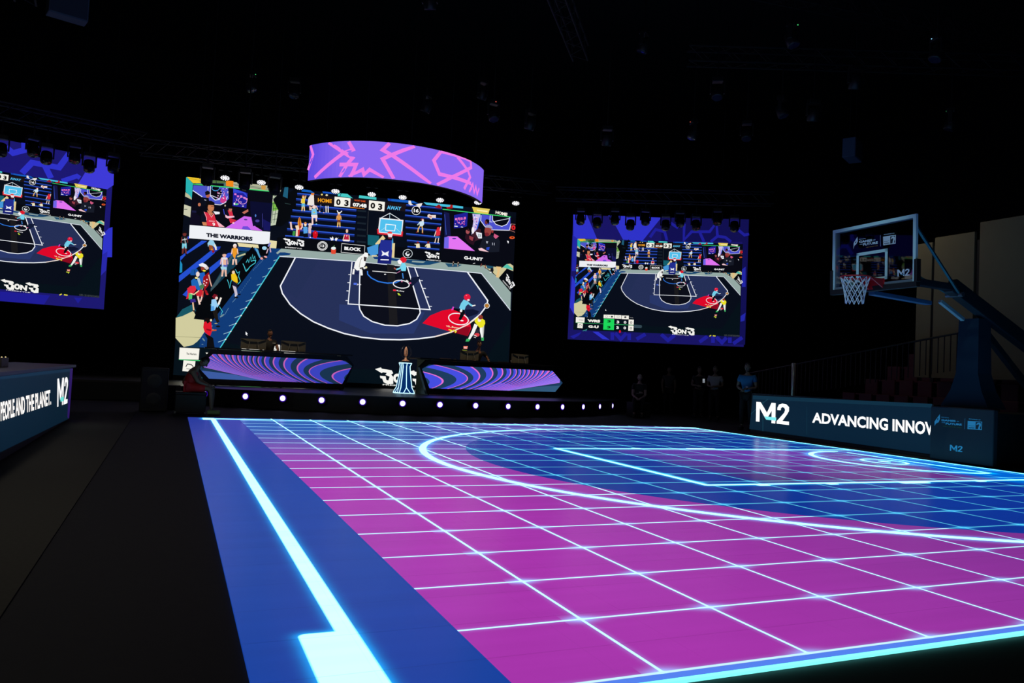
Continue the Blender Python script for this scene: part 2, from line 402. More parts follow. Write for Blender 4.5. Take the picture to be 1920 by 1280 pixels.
# left camera window
P.poly((9, 9, 20), [(362, 345), (513, 359), (508, 434), (357, 421)])
P.poly((75, 84, 200), [(363, 347), (391, 349), (428, 352), (430, 372), (421, 382), (405, 382), (380, 369), (362, 357)])
P.poly((8, 8, 18), [(396, 349.5), (412, 351), (417, 360), (414, 370), (404, 375), (395, 367)])
P.ring((70, 150, 215), 1.3, 405, 352.5, 7, 5); P.poly((9, 9, 20), [(395, 343), (420, 344), (420, 350), (395, 348)])
P.line((225, 225, 250), 1.2, [(391, 348), (390, 362)])
P.line((225, 225, 250), 1.4, [(395, 349), (395, 367), (404, 375), (412, 374), (415, 366)]); P.line((225, 225, 250), 1.2, [(396, 366), (413, 373)])
P.line((230, 230, 250), 1.5, [(362, 357), (380, 369)]); P.line((230, 230, 250), 1.5, [(393, 378), (404, 383), (414, 384), (424, 379), (427, 368)])
P.poly((205, 60, 140), [(414, 372), (423, 366), (426, 376), (420, 381), (414, 379)])
for i in range(26): P.ell(random.choice([(235, 180, 220), (215, 80, 160), (240, 225, 245), (120, 60, 170)]), 408 + random.random() * 21, 350 + random.random() * 24, 1.1, 1.0, n=6)
P.poly((205, 190, 160), [(422, 384), (424.5, 384), (424, 387), (422, 387)])
P.poly((30, 30, 150), [(438, 353), (465, 362), (463, 390), (437, 386)])
P.poly((50, 70, 210), [(438, 353), (452, 358), (465, 370), (462, 362), (438, 361)])
for a, b in ((440, 362), (445, 366), (451, 366), (457, 369), (461, 371)): P.poly((225, 120, 205), [(a, b), (a + 4, b + .6), (a + 4, b + 4), (a, b + 3.4)])
for i in range(14): P.ell(random.choice([(230, 120, 170), (60, 60, 190), (240, 200, 230)]), 439 + random.random() * 24, 370 + random.random() * 13, 1.1, 1., n=6)
P.ring((225, 160, 210), 1, 456, 376, 8, 6.5); P.ell((90, 210, 120), 444.5, 383, 3, 1.6); P.ell((240, 235, 245), 440.5, 382, 1.6, 2.4); P.ell((230, 220, 235), 456.5, 386.3, 2, 1)
P.poly((14, 10, 30), [(360, 395), (376, 405), (376, 422), (357, 420)]); P.poly((25, 25, 60), [(361, 394), (369, 395), (369, 399), (361, 398)])
P.poly((205, 105, 235), [(459, 405), (474, 407), (480, 424), (494, 432.5), (424, 427)])
P.poly((110, 75, 215), [(457, 424), (466, 424), (474, 432), (455, 429)]); P.ell((60, 50, 130), 462, 411.5, 3.5, 1.4, .1)
P.poly((10, 12, 45), [(470, 377), (512, 381), (508, 433), (493, 432), (488, 421), (476, 424), (471, 400)])
P.poly((22, 22, 90), [(494, 410), (509, 418), (508, 432), (496, 431)]); P.ell((80, 130, 210), 480.5, 404, 1.3, 2.6); P.ell((70, 60, 150), 484, 414, 4, 2.6); P.line((60, 60, 140), .9, [(493, 400), (494, 426)])
P.poly((13, 13, 30), [(424, 390), (429, 389), (428, 402), (424, 400)]); P.line((60, 70, 190), 1.5, [(420, 392), (422, 402)])
P.poly((235, 235, 245), [(401, 396), (413, 397), (413, 401), (405, 402)])
P.poly((190, 110, 90), [(455, 398), (466, 392), (467, 396), (459, 401)])
# standing man, players in the window
P.poly((12, 14, 26), [(378, 370), (392, 371), (394, 381), (384, 386), (375, 386)]); P.ell((175, 95, 70), 390.5, 366, 3.8, 5); P.poly((15, 12, 16), [(385, 360), (390, 357), (394.5, 360.5), (394, 364), (386, 366)])
P.ell((185, 110, 80), 374.7, 383.5, 2.8, 3.2); P.line((220, 225, 235), .9, [(384, 374.5), (387.5, 375.5)])
P.poly((13, 14, 32), [(383, 397), (389, 410), (388.5, 416), (377.5, 415.5), (378.5, 403)])
P.poly((205, 130, 85), [(380, 416), (388.5, 416.5), (389, 423), (382, 422)])
P.poly((215, 45, 68), [(383, 396.5), (390, 398.5), (397, 405), (402.5, 400), (406, 412), (412, 424.8), (389, 422.8), (388.3, 410)])
P.line((245, 190, 195), .8, [(383.5, 397), (388.5, 407), (388.5, 413)]); P.line((245, 190, 195), .7, [(392, 399), (398, 407), (402, 400)])
P.poly((245, 175, 190), [(406, 412), (412, 417), (423, 425.5), (412, 424.8)]); P.poly((200, 120, 85), [(389, 394), (396, 397), (401, 399), (398, 404), (391, 399)])
P.ell((200, 125, 85), 396.5, 389, 6, 8.2); P.poly((14, 10, 14), [(387, 386), (388, 378.5), (396, 376), (403, 379.5), (403.5, 385), (391, 384), (390, 391)])
P.line((60, 30, 25), .8, [(397, 386.5), (402, 387.5)]); P.line((120, 50, 45), .8, [(398, 394), (401.5, 394.5)])
P.text((245, 245, 245), '9', [(399.5, 417), (404.5, 417.5), (405, 424), (400, 423.5)], .02); P.line((250, 220, 220), .9, [(393, 414), (404, 414.5)])
P.poly((15, 15, 35), [(426, 396), (431, 394), (434, 400), (428, 409), (424, 404)]); P.poly((210, 45, 70), [(428, 394), (436, 395.5), (438.5, 404), (432, 406)])
P.poly((205, 40, 60), [(430, 408), (440, 411), (445, 413), (437, 418), (433, 418)]); P.poly((245, 190, 210), [(423.5, 402), (428, 405), (440, 404.5), (441, 407), (428, 409.5), (424, 407)])
P.ell((190, 115, 95), 433, 392.5, 3.2, 4.2); P.poly((15, 10, 14), [(428.5, 390), (431, 386.5), (435.5, 387), (436.5, 391), (431, 391)]); P.ell((245, 200, 205), 439, 418, 2, 1.6)
P.line((60, 210, 110), 1.8, [(362, 345), (513, 359.3)])
P.poly((236, 238, 243), [(357, 421.5), (508.5, 434.5), (507, 458.5), (356, 446.3)])
P.text((18, 22, 38), 'THE WARRIORS', [(388.3, 436.4), (475.6, 444), (475.3, 451.8), (388.3, 444)], .065)
# left stand: benches, walkway, barrier
BL = (36, 78, 205)
P.poly((15, 58, 80), [(398, 541), (437, 474), (466, 470), (440, 505), (398, 562)]); P.poly((60, 85, 95), [(398, 541), (425, 500), (437, 474), (441, 476), (415, 525), (398, 556)])
P.poly(BL, [(351, 444.5), (356, 442), (356, 447), (352, 449)])
P.poly(BL, [(340, 481), (380, 451), (390, 452), (350, 478), (340, 489)]); P.poly(BL, [(338, 517), (397, 470), (406, 468), (405, 474), (388, 489), (338, 529)])
P.poly((25, 55, 170), [(402, 462), (416, 462), (414, 467), (400, 476)])
P.poly(BL, [(395, 502), (430, 474), (437, 473.5), (436, 478), (396, 515)]); P.poly(BL, [(345, 552.5), (354, 543), (358, 552), (352, 556)])
P.poly((30, 140, 190), [(340, 488), (344, 495), (344, 510), (339, 512)])
P.poly((226, 214, 165), [(447, 455), (490, 459), (507, 459), (508, 450), (521, 452), (521, 466), (500, 466), (450, 462)])
P.poly((20, 62, 130), [(447, 462), (486, 466), (487, 471), (450, 470)]); P.poly((190, 190, 150), [(446, 480), (462, 474), (463, 477), (448, 482)])
P.poly((16, 58, 118), [(489, 484), (498, 464), (540, 467), (560, 469), (556, 479), (527, 480), (417, 653), (369, 651), (378, 636), (405, 598)])
P.poly((80, 160, 205), [(479, 463), (486, 468), (491, 482), (489, 484)])
P.poly((3, 5, 9), [(475.6, 462), (490, 485), (405, 598), (367, 598.5), (372, 580), (385, 560), (442, 501)])
P.poly((3, 5, 9), [(486, 459), (509, 456), (505, 479), (492, 480)]); P.ell((160, 210, 235), 498, 465, 4.5, 3.4, .1)
P.poly((22, 84, 98), [(334, 595), (345, 580), (365, 570), (371, 583), (345, 596)])
P.poly((206, 201, 156), [(333, 596), (345, 593), (366, 583), (370, 590), (367, 598), (386, 600), (389, 620), (380, 634), (366, 650), (349, 651), (333, 634)])
P.line((150, 148, 110), .8, [(333, 631.5), (381, 633)]); P.poly((14, 50, 80), [(349, 651), (366, 647), (380, 636), (378, 652)])
for a, b, c2, r in ((386, 637, 4, .9), (399, 613, 4.5, -.6), (420, 592, 5, -.6), (384, 646, 2, 0), (404, 618, 3, .4)): P.ell((110, 140, 150), a, b, c2, c2 * .35, r, 8)
for t0, t1 in (((478, 506), (497, 486)), ((452, 551), (473, 521)), ((440, 566), (447, 558)), ((425, 590), (432, 578))):
    for k in range(9):
        t = k / 8; q = ((t0[0] * (1 - t) + t1[0] * t), (t0[1] * (1 - t) + t1[1] * t)); P.ell((90, 130, 165), q[0], q[1], 1.1, .6, -.8, 6)
# script lettering on the barrier
CY = (70, 200, 215)
P.line(CY, 1.3, [(458, 494), (461, 500), (463.5, 508), (467, 506), (471, 500), (476, 496), (481, 493), (482, 488), (478, 488), (473, 490)])
P.line(CY, 1.1, [(464, 492), (467, 486), (469, 492), (472, 482), (473, 489), (476, 477), (477, 486), (480, 480), (481, 486)]); P.line(CY, .9, [(465, 509), (466, 504)])
P.line(CY, 1.2, [(429, 524), (432, 531), (434, 540), (436, 528), (440, 520)]); P.line(CY, 1.1, [(444, 505), (448, 512), (452, 509), (450, 518), (454, 527), (449, 533)])
P.line(CY, 1.1, [(398, 572), (404, 569), (407, 574), (401, 579), (399, 583)]); P.line(CY, 1.1, [(415, 575), (421, 584), (418, 590)])
# court apron, court
AP = (148, 168, 163)
P.poly(AP, [(530, 465.5), (686, 477.5), (820, 490), (905, 497), (937, 521), (960, 548), (959.5, 581), (904, 512), (780, 501), (660, 489.3), (556, 482.5), (527, 480.5), (520, 474)])
P.poly((18, 62, 118), [(527, 473), (536, 473), (548, 475), (545, 478), (530, 479), (520, 479)]); P.poly((18, 62, 118), [(700, 480), (760, 486), (745, 489), (704, 485)])
P.poly((24, 70, 110), [(763, 486), (800, 488), (828, 491), (808, 496), (785, 497), (762, 492)]); P.poly(AP, [(775, 488.5), (800, 490), (795, 492.5), (774, 491)])
P.poly((35, 80, 110), [(836, 493), (858, 495), (868, 496), (860, 500), (842, 500)])
TP = [(556, 483), (529, 536), (533, 550), (548, 571), (568, 588), (592, 603), (620, 615), (650, 625), (683, 632), (720, 635.8), (755, 636.5), (790, 634.5), (820, 630.5), (850, 622), (880, 608), (903, 589), (915, 573), (917, 563), (878, 509.5)]
NV = (37, 47, 86)
P.poly(NV, TP + [(780, 501), (660, 489.3)])
P.poly((35, 46, 84), [(535, 540), (556, 483), (600, 486), (560, 560)]); P.poly((40, 54, 104), [(640, 570), (800, 585), (780, 625), (700, 625), (640, 600)])
P.line((240, 243, 250), 2.4, TP)
P.line((225, 232, 245), 1.4, [(527, 480.5), (556, 482.5), (660, 489.3), (780, 501), (878, 509.5), (904, 512), (959.5, 581)])
PT = [(678, 491.5), (766, 500), (790, 576), (791.5, 586), (785, 598), (772, 606), (750, 610.3), (726, 609.3), (702, 602.5), (686, 592.5), (678.5, 580), (677, 572)]
P.poly((11, 13, 24), PT); P.poly((26, 25, 28), [(728, 495), (742, 497), (750, 608), (734, 608)])
P.line((240, 243, 250), 2.0, PT[-1:] + [(677.5, 508), (678, 491.5)]); P.line((240, 243, 250), 2.2, [PT[1]] + PT[2:])
P.line((240, 243, 250), 1.9, [(662.4, 491), (656.4, 569.5), (810, 580), (779.5, 501)])
for a, b in ((656, 514.5), (654.5, 529.5), (653, 545), (651.5, 563)): P.line((235, 238, 245), 1.3, [(a, b), (a + 5, b + .3)])
for a, b in ((790, 525.5), (796, 540), (802, 556), (808, 573.6)): P.line((235, 238, 245), 1.3, [(a, b), (a + 5, b + .4)])
P.line((235, 235, 235), 1.3, [(700.6, 507.8), (746, 511.7)]); P.ell((235, 235, 235), 724.5, 514, 2, 1)
P.line((45, 120, 225), 2.1, [(691.5, 508), (692, 514), (699, 521), (712, 527.5), (729, 530.5), (745, 529.5), (756, 524)])
P.ring((240, 240, 245), 1.7, 755, 532.5, 15, 7.2, .12)
P.poly((222, 6, 40), [(796, 605.5), (810, 591), (833, 581.5), (853, 578), (873, 586), (884, 600), (887, 615), (881, 629.5), (846, 620.5)])
P.poly((140, 8, 30), [(846, 620.5), (870, 612), (886, 612), (881, 629.5)]); P.line((245, 225, 215), 2.2, [(820, 630.5), (850, 622), (880, 608), (895, 597)])
P.ring((240, 240, 245), 1.8, 863, 597.5, 18.8, 10.2, .22)
P.poly((14, 20, 48), [(875, 580), (890, 579), (901, 583), (898, 588), (880, 594), (876, 590)]); P.poly((16, 24, 52), [(773, 520), (790, 518), (788, 525), (776, 536), (772, 530)])
P.text((235, 215, 180), 'VR_Bunny', [(840, 609), (866, 613), (866, 617), (840, 613)], .03); P.line((235, 225, 60), 2, [(845, 617), (851, 619), (848, 622)]); P.line((235, 225, 60), 2.2, [(854, 618), (859, 621), (857, 623)])
P.poly((220, 40, 60), [(740, 542), (745.5, 542.4), (745.5, 545.5), (740, 545)]); P.text((235, 235, 235), 'VR_Bunny', [(746, 543), (761, 544.5), (761, 547.5), (746, 546)], .03); P.poly((190, 215, 60), [(748, 549), (751, 549), (755, 554), (750, 553)])
P.poly((80, 110, 225), [(666, 530), (672, 530), (672, 534), (666, 533.5)]); P.text((230, 230, 240), 'Jini', [(672, 531.5), (680, 532), (680, 535), (672, 534.5)], .02)
P.ell((245, 245, 245), 915.5, 572.5, 5.2, 5.2); P.ell((50, 30, 20), 915.5, 572.5, 4.1, 4.1); P.ell((225, 150, 60), 915.5, 572.5, 3.2, 3.2); P.line((60, 35, 20), .7, [(912, 572.5), (919, 572.5)]); P.line((60, 35, 20), .7, [(915.5, 569), (915.5, 576)])
P.line(CY, 1.9, [(526.5, 480.5), (417, 653)])
for k in range(11):
    t = (k + .4) / 11.5; q = (526.5 + (417 - 526.5) * t, 480.5 + (653 - 480.5) * t); P.line((150, 190, 205), 1.1, [q, (q[0] - 7 - 8 * t, q[1] + 2.2 + 3.4 * t)])
    if k > 4: P.ell((225, 240, 240), q[0], q[1], 1.5, 1.3, n=8)
# back stand left
for (x0, y0, x1, y1) in ((558, 362.5, 600, 366.5), (556, 372.5, 590, 376), (556, 382.7, 669, 393.6), (549.5, 393.4, 669, 404.5), (546.4, 404.8, 668, 415.5), (543, 416.6, 666.8, 427.8), (540, 428.6, 666, 440), (536.6, 441.7, 665.7, 452)):
    P.line((18, 34, 105), 4.2, [(x0, y0 + 1.6), (x1, y1 + 1.6)]); P.line((48, 92, 212), 1.9, [(x0, y0), (x1, y1)])
for k in range(6): P.line((24, 34, 44), 3.2, [(671, 394.5 + k * 11.6), (687.5, 396 + k * 11.6)])
P.line((60, 62, 66), .8, [(691.5, 396), (690, 440)])
P.poly((22, 95, 190), [(566, 354), (583, 357), (590, 361.5), (566, 359)]); P.poly((22, 80, 190), [(605, 358.5), (628, 361), (632, 364.5), (606, 362)])
P.poly((70, 200, 195), [(633, 361.5), (652, 363.5), (662, 371.5), (634, 367.5)]); P.poly((70, 200, 200), [(674, 366), (706, 370), (706, 374.5), (673, 371)]); P.line((40, 80, 110), 1.2, [(640, 362), (638, 368)])
P.poly((20, 90, 190), [(727, 372), (775, 376.5), (785, 382), (728, 376.5)]); P.poly((70, 190, 220), [(794, 379), (840, 383.5), (868, 387), (868, 391), (800, 384)]); P.poly((20, 60, 170), [(728, 372), (734, 372.6), (734, 377), (728, 376)])
# back stand right
for (x0, y0, x1, y1) in ((760, 383.5, 829, 390), (760, 393.4, 829, 400), (760, 403, 829, 410.5), (760.5, 413.8, 827.5, 420), (761.6, 425.4, 827, 432), (762.7, 437.6, 826, 444), (764.4, 449.7, 826, 456), (765.5, 461.7, 825, 467)):
    P.line((16, 30, 100), 3.6, [(x0, y0 + 1.3), (x1, y1 + 1.3)]); P.line((46, 90, 205), 1.8, [(x0, y0), (x1, y1)])
# front barrier of the back side
P.poly((6, 8, 14), [(541, 443.5), (668, 455.5), (696, 458), (695, 479), (686, 478), (530, 466), (520, 466), (522, 445)])
P.poly((6, 8, 14), [(741, 462), (868, 474), (912, 480), (905, 498), (820, 490.5), (742, 483)])
# hoop and its stand
P.poly((20, 95, 110), [(691, 440), (712, 442), (712, 462), (691, 459)]); P.poly((225, 205, 150), [(719, 441), (724, 447), (708, 461), (705, 457)]); P.poly((70, 150, 215), [(690, 464), (711, 457), (711, 476), (699, 480), (692, 474)]); P.poly((220, 205, 160), [(699, 478), (709, 478), (708, 481), (699, 481)])
P.poly((70, 160, 220), [(733, 443), (738, 446), (741, 478), (739, 480), (736, 478)]); P.poly((225, 205, 150), [(737, 456), (742, 456), (741, 483), (736, 482)])
P.poly((10, 12, 20), [(725, 443), (738, 443), (736, 452), (725, 450)])
P.poly((33, 44, 142), [(715.4, 449.5), (736, 450.5), (736, 466), (737, 470), (735.4, 495), (709.7, 493.4), (712.4, 465)]); P.poly((22, 30, 112), [(711, 480), (736, 482), (735.4, 495), (709.7, 493.4)])
P.poly((235, 238, 245), [(717, 469.5), (723.5, 474), (731, 470.5), (729.5, 476), (730.7, 481), (723.5, 477.5), (717, 480), (719, 475)]); P.line((235, 238, 245), 2.2, [(715.5, 486.5), (731, 487)])
P.line((235, 240, 245), 1.1, [(715.7, 408), (731.6, 399.5), (751, 411.5)]); P.line((180, 220, 235), .7, [(731.6, 399.5), (731.4, 425)])
P.poly((238, 240, 245), [(712.4, 408), (757, 412.5), (754.5, 441.5), (709.7, 437)]); P.poly((80, 190, 235), [(714.4, 410.5), (755, 414.5), (752.8, 438.5), (712.2, 434.5)])
P.line((225, 40, 55), 3, [(709.6, 429), (710.2, 437.3), (754.4, 441.8), (755.2, 434)]); P.line((245, 248, 250), 1.3, [(724.5, 420.3), (742.5, 422.3), (740.9, 433), (723.9, 431.6)], True)
P.line((190, 230, 240), .6, [(713, 434), (724, 426)]); P.line((190, 230, 240), .6, [(742, 427), (752, 436)])
P.ell((225, 60, 60), 732, 436.4, 4.6, 2.4); P.poly((235, 225, 230), [(727.5, 437.5), (737.5, 438.5), (736, 445), (729.5, 444.5)]); P.poly((120, 30, 40), [(728.5, 445), (736, 445.5), (735, 448), (729.5, 447.5)])
# score board
P.poly((27, 19, 22), [(587, 364.6), (762, 383), (760, 396.5), (586, 381)])
P.text((240, 160, 30), 'HOME', [(596.7, 371.2), (622.7, 374), (622.7, 381), (596.7, 378.7)], .03)
WH = (243, 240, 230)
P.poly(WH, [(628, 368.6), (657.7, 372), (656.9, 388.9), (627.3, 386.5)]); P.poly(WH, [(692.4, 375.6), (722, 378.8), (721, 396.2), (692, 393.7)])
P.text((20, 18, 16), '0', [(631.2, 373), (639.6, 374), (639, 385), (630.8, 384.4)], .05); P.text((20, 18, 16), '3', [(646.4, 374.6), (654.6, 375.5), (654, 387), (646, 386.3)], .05)
P.text((20, 18, 16), '0', [(695.5, 379.8), (704.2, 380.6), (703.6, 391.5), (695, 390.8)], .05); P.text((20, 18, 16), '3', [(709.4, 381.4), (717.6, 382.4), (717, 394), (709, 393.4)], .05)
P.text((230, 85, 30), 'SHORT GAME', [(665, 374), (685.5, 376.2), (685.5, 379.4), (665, 377)], .02); P.text((245, 245, 240), '07:48', [(662, 380), (688, 382.6), (688, 390), (662, 387)], .05)
P.line((235, 130, 40), 1.2, [(657, 388.6), (684, 391.6)])
P.text((85, 190, 240), 'AWAY', [(726, 385), (753, 387.8), (752, 394.5), (726, 392.4)], .03)
P.ell((8, 10, 18), 780.6, 394.5, 7.8, 7.8); P.ring((235, 235, 235), 1.1, 780.6, 394.5, 7.9, 7.9); P.text((245, 245, 245), '16', [(776.3, 391), (785.3, 392), (785.1, 398.5), (776.2, 397.7)], .04)
# logos on the barrier
P.logo((240, 240, 240), [(532, 445.5), (573, 449.5), (572, 463), (534, 459)]); P.text((220, 220, 220), 'FREESTYLE', [(540, 462.5), (568, 465), (568, 467), (540, 464.6)], .03); P.ell((220, 220, 220), 538, 463.5, 1.2, 1.2)
P.ring((215, 215, 215), 1.2, 606.6, 461, 9.2, 8.2); P.ring((200, 200, 200), .7, 606.6, 461, 6.2, 5.6); P.text((225, 225, 225), '13', [(603, 458), (610, 458.6), (610, 463.6), (603, 463)], .05); P.ring((200, 200, 200), 1.3, 606.6, 461, 7.6, 6.9, n=9)
P.line((215, 215, 215), .9, [(642.7, 456.3), (686, 460.6), (684.8, 476.7), (641.6, 472.8)], True); P.text((240, 240, 240), 'BLOCK', [(647.6, 462), (679.3, 464.7), (678.8, 471), (647.6, 468.5)], .06)
P.poly((225, 70, 45), [(622.8, 467), (632.3, 467.5), (631.3, 476.2), (623.3, 475.6)]); P.ell((230, 240, 240), 627.3, 465.3, 4.6, 2.8); P.line((120, 170, 110), 1, [(627, 463), (629, 460)])
P.ring((205, 215, 220), 1.1, 766, 475.3, 8.6, 7.8); P.poly((225, 230, 235), [(761, 475), (765, 472), (764, 477), (771, 475), (767, 481), (763, 479)]); P.text((200, 200, 200), 'AA', [(763.5, 470.5), (768.5, 471), (768.5, 473), (763.5, 472.5)], .02)
P.logo((240, 240, 240), [(797, 470.5), (830, 474), (829, 487), (798, 483)]); P.poly((6, 8, 14), [(825.4, 470), (832, 471), (831, 489), (824.4, 488)]); P.line((235, 235, 235), 1.3, [(824, 474), (824.4, 477)]); P.text((220, 220, 220), 'FREESTYLE', [(801, 485.5), (828, 488), (828, 490), (801, 487.6)], .03)
# right camera window
P.poly((8, 9, 18), [(829, 393), (956, 407), (966, 410), (963, 496), (940, 500), (828, 487)])
P.poly((20, 22, 70), [(832, 397), (842, 400), (846, 447), (834, 446)]); P.line((60, 90, 200), .9, [(833.5, 402), (837, 440)])
P.poly((225, 115, 240), [(840.8, 443), (857.7, 443.3), (891, 470.5), (833.3, 465.4), (833.7, 446)]); P.poly((110, 100, 230), [(833.7, 445), (842, 444), (842, 465.5), (833.3, 465)]); P.ell((60, 50, 150), 852, 447.3, 4, 1.3)
P.poly((30, 32, 150), [(851, 403.7), (876.5, 398), (875.5, 424), (868, 427), (851, 428)])
for a, b in ((853, 409), (858, 408), (863, 408), (869, 407)): P.poly((225, 110, 190), [(a, b), (a + 4, b), (a + 4, b + 4.4), (a, b + 4.2)])
for i in range(14): P.ell(random.choice([(230, 80, 150), (90, 60, 200), (235, 180, 230)]), 853 + random.random() * 20, 412 + random.random() * 9, 1.1, 1., n=6)
P.ring((180, 80, 170), 1, 864, 415, 7, 5); P.line((230, 235, 240), 1.6, [(852, 424), (858, 424.6)]); P.line((230, 235, 240), 1.3, [(864, 425.5), (868, 426)])
P.poly((200, 190, 235), [(885, 401), (900, 402), (893, 432), (884, 440), (887, 415)]); P.poly((40, 90, 210), [(900, 403), (902, 404), (893, 436), (891, 436)])
for i in range(16): P.ell(random.choice([(230, 120, 160), (60, 70, 200), (250, 235, 250)]), 886 + random.random() * 9, 403 + random.random() * 25, 1.3, 1.1, n=6)
P.poly((75, 80, 205), [(902, 402.5), (955.6, 408), (956, 428), (954, 431), (926, 431.6), (910, 426), (900.5, 415)])
P.poly((8, 9, 20), [(922, 404.5), (953, 407.5), (952.5, 415), (948, 421), (940, 424.3), (930, 423), (923, 415)])
P.line((230, 232, 250), 1.2, [(901, 404), (900.5, 414), (908, 424), (920, 431), (954, 431.8), (957, 420)]); P.line((230, 232, 250), 1.1, [(918, 404), (917.5, 416), (922, 416.5)]); P.line((230, 232, 250), 1.2, [(922, 404.5), (922.5, 413), (929, 421), (940, 424.6), (949, 421), (953, 414), (954, 407)]); P.line((230, 232, 250), .9, [(923, 416), (953, 410)])
P.poly((60, 30, 40), [(896, 428), (901, 430), (901, 449), (896, 450), (886, 455), (884, 440)])
P.poly((235, 235, 245), [(892, 435), (903, 437), (903.5, 447), (897, 447), (893, 440)]); P.text((60, 120, 110), '33', [(896, 438.5), (901, 439), (901, 445), (896, 444.5)], .03)
P.ell((240, 235, 240), 886.5, 432, 2.6, 6.2); P.ell((165, 80, 85), 877, 434, 3.8, 4.8); P.poly((40, 20, 25), [(873.5, 431), (876, 429), (880, 430.5), (880.5, 434)]); P.poly((40, 15, 30), [(873, 439), (884, 441), (892, 447), (888, 460), (878, 455), (872, 447)]); P.poly((150, 60, 70), [(880, 442), (888, 445), (886, 452), (880, 448)])
P.poly((22, 26, 38), [(905, 446), (912, 441), (930, 441), (937, 452), (936, 472), (918, 473), (899, 463)]); P.poly((205, 90, 130), [(926, 438), (935, 443), (929, 448), (925, 444)])
P.ell((150, 65, 60), 914.5, 433, 6.6, 9.4); P.ell((120, 35, 45), 912.5, 439.5, 4, 3.6); P.poly((155, 155, 195), [(908.5, 427), (911, 422.5), (917, 421.5), (922.5, 426), (923, 429.5), (915, 427)]); P.ell((150, 50, 50), 923, 434, 1.7, 3)
P.ell((110, 45, 50), 911, 416.5, 3, 4.8); P.poly((15, 8, 12), [(909, 413), (912, 411), (917, 413), (915, 422), (912, 416)])
P.poly((245, 200, 210), [(897, 466), (903, 464.5), (917, 472.5), (899, 469.5)]); P.text((200, 205, 220), 'W', [(911, 452), (915, 452.4), (915, 456.8), (911, 456.4)], .02); P.text((200, 205, 220), '11', [(922.5, 455), (927, 455.4), (927, 460), (922.5, 459.6)], .02); P.poly((40, 70, 190), [(912, 464), (918, 463), (917, 469), (912, 468)])
P.line((60, 210, 110), 1.5, [(829.3, 392.7), (956, 407.3)])
P.poly((226, 202, 92), [(884, 388.4), (917, 392.4), (914.3, 402), (888, 399)]); P.line((250, 235, 180), 2.2, [(893, 394.5), (913, 397)])
P.text((245, 238, 225), 'HOME', [(928, 395.5), (950, 399.8), (949.4, 405.9), (927.6, 401)], .05)
P.line((180, 120, 110), .8, [(965, 421), (957.5, 420), (955, 432), (964.5, 435.5)]); P.text((225, 35, 40), '0', [(958, 422), (965.5, 423), (965, 432), (957.6, 431)], .05)
P.ell((225, 85, 35), 959.5, 445.5, 5, 2.7); P.ell((60, 20, 12), 960, 445, 2, 1); P.poly((225, 225, 230), [(950, 451), (953.5, 452), (953.5, 456), (952, 456)])
P.text((245, 245, 245), 'G-UNIT', [(871, 479.9), (906.5, 483), (905.8, 488.8), (871.3, 486)], .045)
# right bottom scenery
P.poly((205, 195, 150), [(905, 497), (930, 500), (942, 502), (950, 495), (957, 494), (963, 498), (963, 508), (951, 503), (936, 521), (925, 510)]); P.poly((30, 80, 105), [(912, 497), (926, 499), (926, 504), (915, 503)])
P.poly((80, 190, 170), [(943, 501), (951, 494.5), (962, 503), (962, 506), (950, 502.5)]); P.poly((228, 190, 130), [(931, 499), (941, 500), (938, 508), (935.5, 520), (931, 519), (934, 508)])
P.line((120, 60, 50), 1.6, [(904, 494), (902, 500)]); P.line((120, 60, 50), 1.6, [(911, 496), (911, 503)]); P.ell((20, 20, 28), 923.5, 506, 3, 4.6); P.ell((235, 235, 235), 921, 510, 2, 1)
P.poly((4, 6, 10), [(936.5, 521), (951, 503.5), (963, 510), (960.5, 548)]); P.logo((235, 235, 235), [(951, 511.5), (969, 534), (958.5, 541), (947, 520)])
P.text((225, 225, 225), 'FREESTYLE', [(944.5, 524.5), (958.5, 540), (958, 542.5), (943.5, 526.5)], .02)
P.poly(AP, [(961.5, 498), (961.5, 498.5), (962, 499)])
for a, b in ((850.5, 490), (859.5, 491)):
    P.poly((175, 150, 130), [(a, b), (a + 2, b + .5), (a + 1.8, b + 6), (a - 1, b + 9), (a - .5, b + 5)]); P.ell((20, 20, 25), a + 1, b + 4, 1.2, 2)
P.line((225, 225, 225), 1.1, [(888, 494), (892, 493)])
